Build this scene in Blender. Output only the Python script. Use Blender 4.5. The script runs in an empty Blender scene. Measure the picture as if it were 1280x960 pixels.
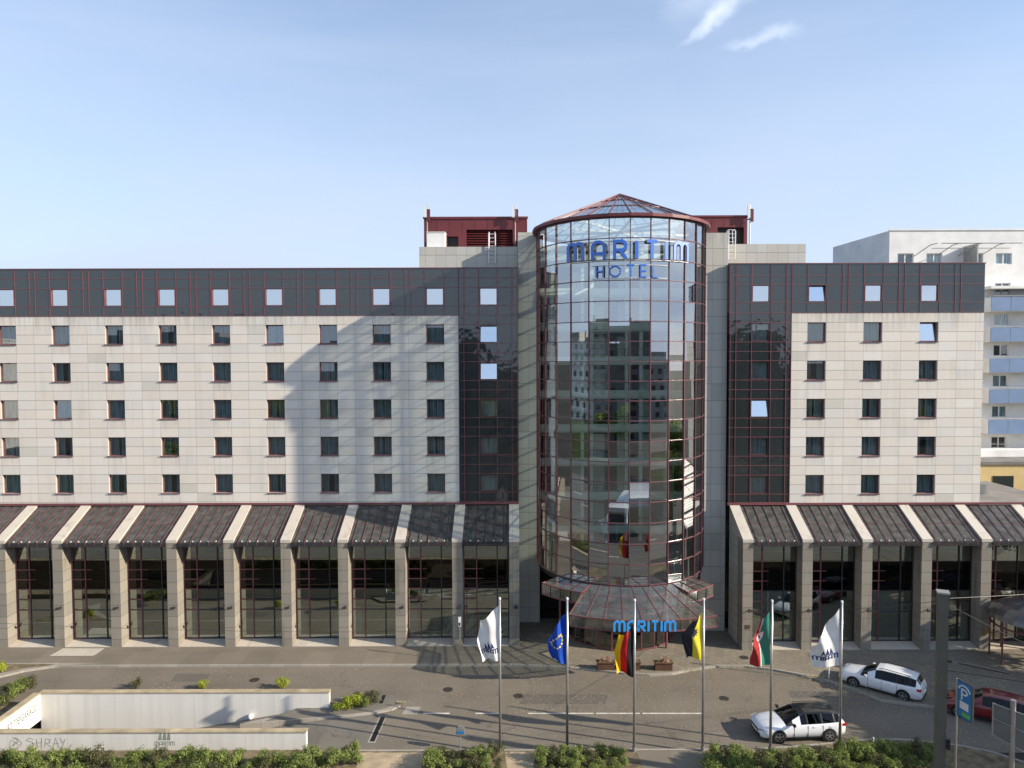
import bpy, bmesh, math, random
from mathutils import Vector, Matrix, noise
R = math.radians
sc = bpy.context.scene
col = sc.collection
rnd = random.Random(7)

# ------------------------------------------------------------------ camera
F = 887.0; H = 20.4; TH = R(2.3); RHO = math.atan(0.003)
_f = Vector((0, math.cos(TH), -math.sin(TH)))
_r0 = Vector((1, 0, 0)); _u0 = Vector((0, math.sin(TH), math.cos(TH)))
_u = _u0*math.cos(RHO)+_r0*math.sin(RHO); _r = _r0*math.cos(RHO)-_u0*math.sin(RHO)
CAM = Vector((0, 0, H))
def _d(px, py): return _f+_r*((px-640)/F)+_u*((480-py)/F)
def at(px, py, Y):
    d = _d(px, py); return CAM+d*(Y/d.y)
def gr(px, py, z=0.0):
    d = _d(px, py); return CAM+d*((z-H)/d.z)
def zz(px, py, Y): return at(px, py, Y).z
def xx(px, py, Y): return at(px, py, Y).x
cd = bpy.data.cameras.new('camera'); cam = bpy.data.objects.new('camera', cd); col.objects.link(cam)
m = Matrix((( _r.x, _u.x, -_f.x, 0), (_r.y, _u.y, -_f.y, 0), (_r.z, _u.z, -_f.z, H), (0, 0, 0, 1)))
cam.matrix_world = m
cd.sensor_width = 36; cd.lens = F/1280*36; cd.clip_end = 6000; cd.clip_start = 0.5
sc.camera = cam

# ------------------------------------------------------------------ light
EL = R(24.0); AZ = R(16.0)
sd = Vector((math.cos(EL)*math.cos(AZ), -math.cos(EL)*math.sin(AZ), math.sin(EL)))   # towards the sun
sl = bpy.data.lights.new('sun', 'SUN'); sl.energy = 5.0; sl.angle = R(0.5); sl.color = (1.0, 0.89, 0.74)
so = bpy.data.objects.new('sun', sl); col.objects.link(so)
so.rotation_euler = (-sd).to_track_quat('-Z', 'Y').to_euler(); so.location = (60, -20, 60)
w = bpy.data.worlds.new('World'); sc.world = w; w.use_nodes = True
nt = w.node_tree; nt.nodes.clear()
def N(nt, t, **k):
    n = nt.nodes.new(t)
    for a, b in k.items(): setattr(n, a, b)
    return n
sky = N(nt, 'ShaderNodeTexSky', sky_type='NISHITA', sun_disc=False, sun_elevation=EL, sun_rotation=R(106), altitude=50, air_density=1.0, dust_density=0.7, ozone_density=2.6)
bg = N(nt, 'ShaderNodeBackground'); bg.inputs[1].default_value = 0.138; VEIL = (3.10, 3.62, 4.60)
out = N(nt, 'ShaderNodeOutputWorld')
tc = N(nt, 'ShaderNodeTexCoord')
# pale veil that thickens towards the horizon, very soft streaks, and one wisp of cirrus high above the hotel
L = nt.links.new
sx_ = N(nt, 'ShaderNodeSeparateXYZ'); L(tc.outputs['Generated'], sx_.inputs[0])
mp = N(nt, 'ShaderNodeMapping'); mp.inputs['Scale'].default_value = (1.2, 1.6, 6.0); mp.inputs['Rotation'].default_value = (0.0, R(14), 0.15)
nz = N(nt, 'ShaderNodeTexNoise'); nz.inputs['Scale'].default_value = 1.3; nz.inputs['Detail'].default_value = 6; nz.inputs['Roughness'].default_value = 0.5; nz.inputs['Distortion'].default_value = 0.4
L(tc.outputs['Generated'], mp.inputs['Vector']); L(mp.outputs[0], nz.inputs['Vector'])
cr = N(nt, 'ShaderNodeMapRange', interpolation_type='SMOOTHSTEP'); cr.inputs['From Min'].default_value = 0.0; cr.inputs['From Max'].default_value = 0.55; cr.inputs['To Min'].default_value = 0.88; cr.inputs['To Max'].default_value = 0.24
L(sx_.outputs['Z'], cr.inputs['Value'])
c2 = N(nt, 'ShaderNodeMapRange'); c2.inputs['From Min'].default_value = 0.35; c2.inputs['From Max'].default_value = 0.7; c2.inputs['To Min'].default_value = -0.08; c2.inputs['To Max'].default_value = 0.20; L(nz.outputs['Fac'], c2.inputs['Value'])
ad = N(nt, 'ShaderNodeMath', operation='ADD', use_clamp=True); L(cr.outputs[0], ad.inputs[0]); L(c2.outputs[0], ad.inputs[1])
mx = N(nt, 'ShaderNodeMix', data_type='RGBA'); mx.inputs['B'].default_value = (VEIL[0], VEIL[1], VEIL[2], 1)
L(ad.outputs[0], mx.inputs['Factor']); L(sky.outputs[0], mx.inputs['A'])
def M2(op, a_, b_):
    n = N(nt, 'ShaderNodeMath', operation=op)
    for i, v in enumerate((a_, b_)):
        if isinstance(v, (int, float)): n.inputs[i].default_value = v
        else: L(v, n.inputs[i])
    return n.outputs[0]
def wisp(p0, p1, w0, w1, strength, seed):
    """feathered streak of cirrus between two sky directions"""
    A = _d(*p0).normalized(); B = _d(*p1).normalized(); T = (B-A); ln = T.length; T.normalize(); C_ = T.cross(A).normalized()
    sb = N(nt, 'ShaderNodeVectorMath', operation='SUBTRACT'); L(tc.outputs['Generated'], sb.inputs[0]); sb.inputs[1].default_value = A
    # warp the direction a little so that the edges fray
    n0 = N(nt, 'ShaderNodeTexNoise'); n0.inputs['Scale'].default_value = 26; n0.inputs['Detail'].default_value = 7; n0.inputs['Roughness'].default_value = 0.6; L(tc.outputs['Generated'], n0.inputs['Vector'])
    wv = M2('MULTIPLY', M2('SUBTRACT', n0.outputs['Fac'], 0.5), 0.034)
    def dot(v):
        d = N(nt, 'ShaderNodeVectorMath', operation='DOT_PRODUCT'); L(sb.outputs[0], d.inputs[0]); d.inputs[1].default_value = v; return d.outputs['Value']
    t = M2('DIVIDE', dot(T), ln); c = M2('ADD', dot(C_), wv)
    wd = M2('ADD', M2('MULTIPLY', t, w1-w0), w0)
    g = N(nt, 'ShaderNodeMapRange', interpolation_type='SMOOTHSTEP'); g.inputs['From Min'].default_value = 1; g.inputs['From Max'].default_value = 0; L(M2('DIVIDE', M2('ABSOLUTE', c, 0), M2('MAXIMUM', wd, 0.001)), g.inputs['Value'])
    e0 = N(nt, 'ShaderNodeMapRange', interpolation_type='SMOOTHSTEP'); e0.inputs['From Min'].default_value = -0.05; e0.inputs['From Max'].default_value = 0.45; L(t, e0.inputs['Value'])
    e1 = N(nt, 'ShaderNodeMapRange', interpolation_type='SMOOTHSTEP'); e1.inputs['From Min'].default_value = 1.25; e1.inputs['From Max'].default_value = 0.85; L(t, e1.inputs['Value'])
    n1 = N(nt, 'ShaderNodeTexNoise'); n1.inputs['Scale'].default_value = 14+seed; n1.inputs['Detail'].default_value = 8; L(tc.outputs['Generated'], n1.inputs['Vector'])
    r1 = N(nt, 'ShaderNodeMapRange'); r1.inputs['From Min'].default_value = 0.3; r1.inputs['From Max'].default_value = 0.7; r1.inputs['To Min'].default_value = 0.25; L(n1.outputs['Fac'], r1.inputs['Value'])
    return M2('MULTIPLY', M2('MULTIPLY', M2('MULTIPLY', g.outputs[0], e0.outputs[0]), M2('MULTIPLY', e1.outputs[0], r1.outputs[0])), strength)
w1 = wisp((846, 66), (930, -12), 0.003, 0.024, 0.44, 0); w2 = wisp((895, 62), (988, 40), 0.007, 0.014, 0.32, 3)
w3 = wisp((820, 20), (900, 0), 0.02, 0.05, 0.22, 6)
wa0 = M2('ADD', w1, w2); wa = N(nt, 'ShaderNodeMath', operation='ADD', use_clamp=True); L(wa0, wa.inputs[0]); L(w3, wa.inputs[1])
m3 = N(nt, 'ShaderNodeMix', data_type='RGBA'); m3.inputs['B'].default_value = (6.6, 6.9, 7.4, 1); L(wa.outputs[0], m3.inputs['Factor']); L(mx.outputs['Result'], m3.inputs['A'])
# the haze glows on the sun's side of the sky and is deeper on the far side
sd_ = N(nt, 'ShaderNodeVectorMath', operation='DOT_PRODUCT'); sd_.inputs[1].default_value = (0.42, -0.86, 0.28); L(tc.outputs['Generated'], sd_.inputs[0])
gn = N(nt, 'ShaderNodeMapRange', interpolation_type='SMOOTHSTEP'); gn.inputs['From Min'].default_value = -0.75; gn.inputs['From Max'].default_value = 0.8; gn.inputs['To Min'].default_value = 0.96; gn.inputs['To Max'].default_value = 1.12; L(sd_.outputs['Value'], gn.inputs['Value'])
vs_ = N(nt, 'ShaderNodeVectorMath', operation='SCALE'); L(m3.outputs['Result'], vs_.inputs[0]); L(gn.outputs[0], vs_.inputs['Scale'])
L(vs_.outputs[0], bg.inputs[0]); L(bg.outputs[0], out.inputs[0])
sc.view_settings.view_transform = 'Standard'; sc.view_settings.look = 'None'
sc.view_settings.exposure = 0.74; sc.view_settings.gamma = 1

# ------------------------------------------------------------------ materials
def base_mat(name):
    m = bpy.data.materials.new(name); m.use_nodes = True
    return m, m.node_tree, m.node_tree.nodes['Principled BSDF']
def setp(b, rough, metal=0, spec=0.5):
    b.inputs['Roughness'].default_value = rough; b.inputs['Metallic'].default_value = metal
    b.inputs['Specular IOR Level'].default_value = spec
def math_(nt, op, a, b=None, c=None):
    n = N(nt, 'ShaderNodeMath', operation=op)
    for i, v in enumerate((a, b, c)):
        if v is None: continue
        if isinstance(v, (int, float)): n.inputs[i].default_value = v
        else: nt.links.new(v, n.inputs[i])
    return n.outputs[0]
def mixc(nt, fac, a, b, blend='MIX'):
    n = N(nt, 'ShaderNodeMix', data_type='RGBA', blend_type=blend)
    for k, v in (('Factor', fac), ('A', a), ('B', b)):
        if isinstance(v, (int, float)): n.inputs[k].default_value = v
        elif isinstance(v, tuple): n.inputs[k].default_value = (*v[:3], 1)
        else: nt.links.new(v, n.inputs[k])
    return n.outputs['Result']
def pos(nt): return N(nt, 'ShaderNodeNewGeometry').outputs['Position']
def noise_(nt, vec, scale, detail=4, rough=0.55, stretch=None):
    if stretch:
        mp = N(nt, 'ShaderNodeMapping'); mp.inputs['Scale'].default_value = stretch
        nt.links.new(vec, mp.inputs[0]); vec = mp.outputs[0]
    n = N(nt, 'ShaderNodeTexNoise'); n.inputs['Scale'].default_value = scale; n.inputs['Detail'].default_value = detail; n.inputs['Roughness'].default_value = rough
    nt.links.new(vec, n.inputs['Vector']); return n.outputs['Fac']
def mrange(nt, v, a, b, c=0.0, d=1.0):
    n = N(nt, 'ShaderNodeMapRange'); nt.links.new(v, n.inputs['Value'])
    for k, x in zip(('From Min', 'From Max', 'To Min', 'To Max'), (a, b, c, d)): n.inputs[k].default_value = x
    return n.outputs[0]
def bump(nt, b, h, strength=0.2, dist=0.02):
    n = N(nt, 'ShaderNodeBump'); n.inputs['Strength'].default_value = strength; n.inputs['Distance'].default_value = dist
    nt.links.new(h, n.inputs['Height']); nt.links.new(n.outputs[0], b.inputs['Normal'])
def plain(name, c, rough=0.5, metal=0, spec=0.5, var=0.15, scale=3.0, bmp=0.0, obj=False):
    m, nt, b = base_mat(name); setp(b, rough, metal, spec)
    p = N(nt, 'ShaderNodeTexCoord').outputs['Object'] if obj else pos(nt)
    if var > 0:
        f = noise_(nt, p, scale, 5)
        lo = tuple(x*(1-var) for x in c); hi = tuple(min(1, x*(1+var)) for x in c)
        nt.links.new(mixc(nt, mrange(nt, f, 0.3, 0.7), lo, hi), b.inputs['Base Color'])
        if bmp: bump(nt, b, noise_(nt, p, scale*12, 3), bmp)
    else: b.inputs['Base Color'].default_value = (*c, 1)
    return m
def stone(name, c, x0, pw, z0, ph, dirt=0.35, axis='X', joint=0.016, varp=0.07, streak=1.0, ztop=None):
    """stone cladding slabs: joints, slab-to-slab tone, run-off streaks"""
    m, nt, b = base_mat(name); setp(b, 0.62, 0, 0.35)
    p = pos(nt); s = N(nt, 'ShaderNodeSeparateXYZ'); nt.links.new(p, s.inputs[0])
    u = math_(nt, 'DIVIDE', math_(nt, 'SUBTRACT', s.outputs[axis], x0), pw)
    v = math_(nt, 'DIVIDE', math_(nt, 'SUBTRACT', s.outputs['Z'], z0), ph)
    fu = math_(nt, 'FLOOR', u); fv = math_(nt, 'FLOOR', v)
    ru = math_(nt, 'FRACT', u); rv = math_(nt, 'FRACT', v)
    du = math_(nt, 'MULTIPLY', math_(nt, 'MINIMUM', ru, math_(nt, 'SUBTRACT', 1.0, ru)), pw)
    dv = math_(nt, 'MULTIPLY', math_(nt, 'MINIMUM', rv, math_(nt, 'SUBTRACT', 1.0, rv)), ph)
    ju = mrange(nt, du, joint*0.5, joint*1.6, 0.55, 0); jv = mrange(nt, dv, joint*0.5, joint*1.6, 1, 0)
    j = math_(nt, 'MAXIMUM', ju, jv)
    cb = N(nt, 'ShaderNodeCombineXYZ'); nt.links.new(fu, cb.inputs[0]); nt.links.new(fv, cb.inputs[1])
    wn = N(nt, 'ShaderNodeTexWhiteNoise', noise_dimensions='3D'); nt.links.new(cb.outputs[0], wn.inputs['Vector'])
    sw = N(nt, 'ShaderNodeSeparateColor'); nt.links.new(wn.outputs['Color'], sw.inputs[0])
    lo = tuple(x*(1-varp) for x in c); hi = tuple(min(1, x*(1+varp)) for x in c)
    c1 = mixc(nt, sw.outputs[0], lo, hi)
    warm = (c[0]*1.05, c[1]*0.97, c[2]*0.88)
    c2 = mixc(nt, math_(nt, 'MULTIPLY', sw.outputs[1], 0.6), c1, warm)
    odd = math_(nt, 'GREATER_THAN', sw.outputs[2], 0.985)
    c2 = mixc(nt, math_(nt, 'MULTIPLY', odd, 0.55), c2, (c[0]*0.72, c[1]*0.74, c[2]*0.70))
    st = noise_(nt, p, 1.0, 6, 0.6, (1.6, 1.6, 0.12)); bl = noise_(nt, p, 0.35, 5)
    d = math_(nt, 'MULTIPLY', mrange(nt, st, 0.50, 0.72), mrange(nt, bl, 0.40, 0.68))
    c3 = mixc(nt, math_(nt, 'MULTIPLY', d, dirt*streak), c2, (c[0]*0.42, c[1]*0.42, c[2]*0.38))
    if ztop is not None:
        # run-off under the cladding edge and in narrow tongues under every sill
        nzs = noise_(nt, p, 1.0, 6, 0.65, (5.0, 5.0, 0.25))
        tp = math_(nt, 'MULTIPLY', mrange(nt, s.outputs['Z'], ztop-1.5, ztop, 0.0, 1.0), mrange(nt, nzs, 0.40, 0.66))
        c3 = mixc(nt, math_(nt, 'MULTIPLY', tp, 0.62), c3, (c[0]*0.42, c[1]*0.40, c[2]*0.36))
        col3 = math_(nt, 'LESS_THAN', math_(nt, 'ABSOLUTE', math_(nt, 'SUBTRACT', math_(nt, 'FRACT', math_(nt, 'DIVIDE', u, 3.0)), 0.166)), 0.19)
        row4 = math_(nt, 'FRACT', math_(nt, 'DIVIDE', math_(nt, 'ADD', v, 2.05), 4.0))
        sl_ = math_(nt, 'MULTIPLY', mrange(nt, row4, 0.62, 0.97, 0.0, 1.0), math_(nt, 'LESS_THAN', row4, 0.985))
        sk = math_(nt, 'MULTIPLY', math_(nt, 'MULTIPLY', col3, sl_), mrange(nt, nzs, 0.46, 0.68))
        c3 = mixc(nt, math_(nt, 'MULTIPLY', sk, 0.38), c3, (c[0]*0.45, c[1]*0.43, c[2]*0.38))
    fine = noise_(nt, p, 9, 5)
    c3 = mixc(nt, mrange(nt, fine, 0.35, 0.65, 0, 0.12), c3, (c[0]*0.7, c[1]*0.7, c[2]*0.68))
    c4 = mixc(nt, math_(nt, 'MULTIPLY', j, 0.72), c3, (0.10, 0.095, 0.085))
    nt.links.new(c4, b.inputs['Base Color'])
    bump(nt, b, math_(nt, 'SUBTRACT', mrange(nt, fine, 0, 1, 0, 0.15), j), 0.35, 0.01)
    return m
def glass(name, refl, tint, gcol=(0.95, 0.98, 1.0), rough=0.0, wob=0.0):
    m = bpy.data.materials.new(name); m.use_nodes = True; nt = m.node_tree; nt.nodes.clear()
    o = N(nt, 'ShaderNodeOutputMaterial'); mxs = N(nt, 'ShaderNodeMixShader')
    tr = N(nt, 'ShaderNodeBsdfTransparent'); tr.inputs[0].default_value = (*tint, 1)
    gl = N(nt, 'ShaderNodeBsdfGlossy'); gl.inputs['Color'].default_value = (*gcol, 1); gl.inputs['Roughness'].default_value = rough
    lw = N(nt, 'ShaderNodeLayerWeight'); lw.inputs['Blend'].default_value = 0.5
    f5 = math_(nt, 'POWER', lw.outputs['Facing'], 4.0)
    fac = math_(nt, 'ADD', refl, math_(nt, 'MULTIPLY', f5, 1.0-refl))
    nt.links.new(fac, mxs.inputs[0]); nt.links.new(tr.outputs[0], mxs.inputs[1]); nt.links.new(gl.outputs[0], mxs.inputs[2])
    nt.links.new(mxs.outputs[0], o.inputs[0])
    if wob:
        n = noise_(nt, pos(nt), 0.9, 2); bp = N(nt, 'ShaderNodeBump'); bp.inputs['Strength'].default_value = 1.0; bp.inputs['Distance'].default_value = wob
        nt.links.new(n, bp.inputs['Height']); nt.links.new(bp.outputs[0], gl.inputs['Normal'])
    return m

M = {}
M['red'] = plain('red_metal', (0.160, 0.058, 0.062), 0.42, 0, 0.5, 0.12, 1.5)
M['redd'] = plain('red_mullion', (0.118, 0.046, 0.050), 0.38, 0, 0.5, 0.12, 1.5)
M['redp'] = plain('red_cladding', (0.135, 0.028, 0.030), 0.45, 0, 0.4, 0.14, 0.8)
M['clad'] = plain('dark_cladding', (0.024, 0.029, 0.031), 0.05, 0, 0.9, 0.10, 0.5)
_n = M['clad'].node_tree; bump(_n, _n.nodes['Principled BSDF'], noise_(_n, pos(_n), 0.9, 2), 0.5, 0.035)
M['roofglaz'] = plain('roof_glazing', (0.072, 0.071, 0.064), 0.42, 0, 0.3, 0.45, 2.4)
M['white'] = plain('white_paint', (0.74, 0.73, 0.70), 0.6, 0, 0.4, 0.05, 1)
M['wmetal'] = plain('white_metal', (0.72, 0.72, 0.70), 0.4, 0.0, 0.5, 0.05, 1)
M['grey'] = plain('grey_metal', (0.36, 0.36, 0.34), 0.42, 0.6, 0.5, 0.10, 2)
M['dgrey'] = plain('dark_metal', (0.035, 0.035, 0.037), 0.45, 0.2, 0.5, 0.1, 2)
M['black'] = plain('black_trim', (0.012, 0.012, 0.013), 0.5, 0, 0.4, 0)
M['rubber'] = plain('rubber', (0.016, 0.016, 0.016), 0.85, 0, 0.3, 0)
M['interior'] = plain('interior_dark', (0.022, 0.022, 0.021), 0.8, 0, 0.3, 0.5, 0.8)
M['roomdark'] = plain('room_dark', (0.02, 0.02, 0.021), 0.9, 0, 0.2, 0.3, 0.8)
M['slab'] = plain('slab_edge', (0.76, 0.82, 0.73), 0.7, 0, 0.3, 0.10, 1)
def cloth(name, c):
    m, nt, b = base_mat(name); setp(b, 0.95, 0, 0.1); f = noise_(nt, N(nt, 'ShaderNodeTexCoord').outputs['Object'], 1.0, 3, 0.6, (11, 1.5, 0.25))
    nt.links.new(mixc(nt, mrange(nt, f, 0.36, 0.64), tuple(x*0.35 for x in c), tuple(x*1.5 for x in c)), b.inputs['Base Color']); return m  # upright light and dark streaks paint the shading of folds into the colour
M['curtain'] = cloth('curtain_cloth', (0.31, 0.39, 0.41))
M['curtainw'] = plain('curtain_pale', (0.42, 0.46, 0.44), 0.9, 0, 0.1, 0.15, 2)
M['flatroof'] = plain('flat_roofing', (0.20, 0.19, 0.18), 0.9, 0, 0.2, 0.25, 0.7)
M['blue'] = plain('blue_letter', (0.012, 0.13, 0.58), 0.46, 0, 1.0, 0.03, 2)
M['lside'] = plain('letter_edge', (0.20, 0.19, 0.17), 0.4, 0.3, 0.5, 0.03, 2)
M['steel'] = plain('pole_steel', (0.44, 0.43, 0.41), 0.32, 0.75, 0.5, 0.08, 3)
M['mast'] = plain('mast_paint', (0.10, 0.095, 0.075), 0.55, 0.1, 0.4, 0.12, 1.2)
M['soil'] = plain('soil', (0.17, 0.135, 0.085), 0.95, 0, 0.1, 0.45, 2.2, 0.6)
M['sand'] = plain('sandy_soil', (0.38, 0.30, 0.20), 0.95, 0, 0.1, 0.25, 1.5, 0.5)
M['brown'] = plain('planter_wood', (0.09, 0.045, 0.028), 0.7, 0, 0.3, 0.2, 3)
M['trunk'] = plain('bark', (0.10, 0.075, 0.05), 0.9, 0, 0.2, 0.35, 3)
M['sill'] = M['red']
def leafmat(name, c, c2):
    m, nt, b = base_mat(name); setp(b, 0.6, 0, 0.25)
    oi = N(nt, 'ShaderNodeTexWhiteNoise', noise_dimensions='3D')
    p = pos(nt); q = N(nt, 'ShaderNodeVectorMath', operation='SNAP'); q.inputs[1].default_value = (0.11, 0.11, 0.11); nt.links.new(p, q.inputs[0]); nt.links.new(q.outputs[0], oi.inputs['Vector'])
    big = mrange(nt, noise_(nt, p, 1.6, 3), 0.35, 0.65)
    f = math_(nt, 'ADD', math_(nt, 'MULTIPLY', oi.outputs['Value'], 0.55), math_(nt, 'MULTIPLY', big, 0.45))
    nt.links.new(mixc(nt, f, c, c2), b.inputs['Base Color'])
    b.inputs['Subsurface Weight'].default_value = 0.0
    tr = N(nt, 'ShaderNodeBsdfTranslucent'); tr.inputs[0].default_value = (c2[0]*1.1, c2[1]*1.1, c2[2]*0.6, 1)
    ms = N(nt, 'ShaderNodeMixShader'); ms.inputs[0].default_value = 0.28
    o = nt.nodes['Material Output']; nt.links.new(b.outputs[0], ms.inputs[1]); nt.links.new(tr.outputs[0], ms.inputs[2]); nt.links.new(ms.outputs[0], o.inputs[0])
    return m
M['leaf'] = leafmat('leaf_green', (0.075, 0.105, 0.026), (0.26, 0.31, 0.085))
M['leafy'] = leafmat('leaf_yellow', (0.15, 0.19, 0.02), (0.38, 0.42, 0.05))
M['leafd'] = leafmat('leaf_dark', (0.045, 0.050, 0.022), (0.13, 0.13, 0.055))
M['leafp'] = leafmat('petal_pink', (0.30, 0.16, 0.13), (0.45, 0.30, 0.24))
M['litter'] = leafmat('fallen_leaf', (0.42, 0.34, 0.16), (0.62, 0.56, 0.36))
M['gdrum'] = glass('drum_glass', 0.40, (0.84, 0.91, 0.85), (0.92, 0.97, 1.0))
M['gcone'] = glass('cone_glass', 0.25, (0.75, 0.80, 0.78), (0.9, 0.95, 1.0), 0.06)
M['gwin'] = glass('window_glass', 0.15, (0.80, 0.86, 0.86))
M['gtop'] = glass('top_window_glass', 0.62, (0.6, 0.64, 0.64), (0.90, 0.95, 1.0))
M['gshop'] = glass('ground_floor_glass', 0.34, (0.45, 0.50, 0.47), (0.90, 1.0, 0.92))
M['glob'] = glass('lobby_glass', 0.10, (0.35, 0.37, 0.35))
M['gdark'] = glass('dark_spandrel_glass', 0.03, (0.06, 0.06, 0.06))
M['gcan'] = glass('canopy_glass', 0.22, (0.62, 0.66, 0.60), (0.9, 0.95, 0.95), 0.10)
def dusty(name, refl, tint, dust):
    m = glass(name, refl, tint, (0.9, 0.95, 0.95), 0.12); nt = m.node_tree; o = [n for n in nt.nodes if n.type == 'OUTPUT_MATERIAL'][0]; last = o.inputs[0].links[0].from_socket
    d = N(nt, 'ShaderNodeBsdfDiffuse'); d.inputs[0].default_value = (*dust, 1); ms = N(nt, 'ShaderNodeMixShader')
    nt.links.new(mrange(nt, noise_(nt, pos(nt), 1.4, 5), 0.35, 0.7, 0.10, 0.26), ms.inputs[0]); nt.links.new(last, ms.inputs[1]); nt.links.new(d.outputs[0], ms.inputs[2]); nt.links.new(ms.outputs[0], o.inputs[0]); return m
M['gcan'] = dusty('canopy_glass', 0.16, (0.62, 0.66, 0.60), (0.34, 0.33, 0.28))
M['gcar'] = glass('car_glass', 0.03, (0.03, 0.033, 0.035))

# asphalt / paving
def asphalt(name, c, patch=0.2):
    m, nt, b = base_mat(name); setp(b, 0.88, 0, 0.25)
    p = pos(nt)
    big = mrange(nt, noise_(nt, p, 0.25, 6), 0.3, 0.7); fine = noise_(nt, p, 22, 3, 0.7)
    str_ = mrange(nt, noise_(nt, p, 0.6, 5, 0.6, (0.12, 1.2, 1)), 0.35, 0.7)
    c1 = mixc(nt, big, tuple(x*(1-patch) for x in c), tuple(x*(1+patch) for x in c))
    c1 = mixc(nt, math_(nt, 'MULTIPLY', str_, 0.30), c1, tuple(x*1.35 for x in c))
    c1 = mixc(nt, mrange(nt, fine, 0.3, 0.7, 0, 0.35), c1, tuple(x*0.6 for x in c))
    v = N(nt, 'ShaderNodeTexVoronoi', feature='DISTANCE_TO_EDGE'); v.inputs['Scale'].default_value = 0.28
    wv = N(nt, 'ShaderNodeVectorMath', operation='ADD'); nn = N(nt, 'ShaderNodeTexNoise'); nn.inputs['Scale'].default_value = 1.2
    nt.links.new(p, nn.inputs['Vector']); nt.links.new(p, wv.inputs[0]); nt.links.new(nn.outputs['Color'], wv.inputs[1]); nt.links.new(wv.outputs[0], v.inputs['Vector'])
    crack = mrange(nt, v.outputs['Distance'], 0.0, 0.007, 0.55, 0)
    c1 = mixc(nt, crack, c1, tuple(x*0.35 for x in c))
    nt.links.new(c1, b.inputs['Base Color']); bump(nt, b, fine, 0.4, 0.01)
    return m
def paving(name, c, sx, sy, rot=0.0, joint=0.012):
    m, nt, b = base_mat(name); setp(b, 0.85, 0, 0.25)
    mp = N(nt, 'ShaderNodeMapping'); mp.inputs['Rotation'].default_value = (0, 0, rot); p = pos(nt); nt.links.new(p, mp.inputs[0])
    br = N(nt, 'ShaderNodeTexBrick'); nt.links.new(mp.outputs[0], br.inputs['Vector'])
    br.inputs['Scale'].default_value = 1; br.inputs['Brick Width'].default_value = sx; br.inputs['Row Height'].default_value = sy; br.inputs['Mortar Size'].default_value = joint
    br.inputs['Color1'].default_value = (*[x*0.88 for x in c], 1); br.inputs['Color2'].default_value = (*[x*1.12 for x in c], 1); br.inputs['Mortar'].default_value = (*[x*0.45 for x in c], 1)
    d = mrange(nt, noise_(nt, p, 0.5, 6), 0.35, 0.7, 0, 0.4)
    c1 = mixc(nt, d, br.outputs['Color'], tuple(x*0.62 for x in c))
    c1 = mixc(nt, mrange(nt, noise_(nt, p, 14, 4), 0.3, 0.7, 0, 0.25), c1, tuple(x*0.7 for x in c))
    nt.links.new(c1, b.inputs['Base Color']); return m
M['asphalt'] = asphalt('asphalt', (0.172, 0.148, 0.116))
M['asphalt2'] = asphalt('asphalt_ramp', (0.165, 0.15, 0.125))
M['pave'] = paving('pavement_slabs', (0.23, 0.20, 0.152), 0.5, 0.5, R(45))
M['pave2'] = paving('pavement_asphalt', (0.20, 0.172, 0.132), 2.0, 2.0, 0.0, 0.004)
M['kerb'] = paving('kerb_stone', (0.34, 0.31, 0.26), 1.0, 5.0)
M['line'] = plain('road_paint', (0.55, 0.52, 0.46), 0.8, 0, 0.3, 0.28, 2.5)
M['grass'] = plain('grass_ground', (0.045, 0.06, 0.022), 0.95, 0, 0.1, 0.35, 0.3)
M['farground'] = plain('far_ground', (0.062, 0.060, 0.050), 0.95, 0, 0.1, 0.35, 0.05)

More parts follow.
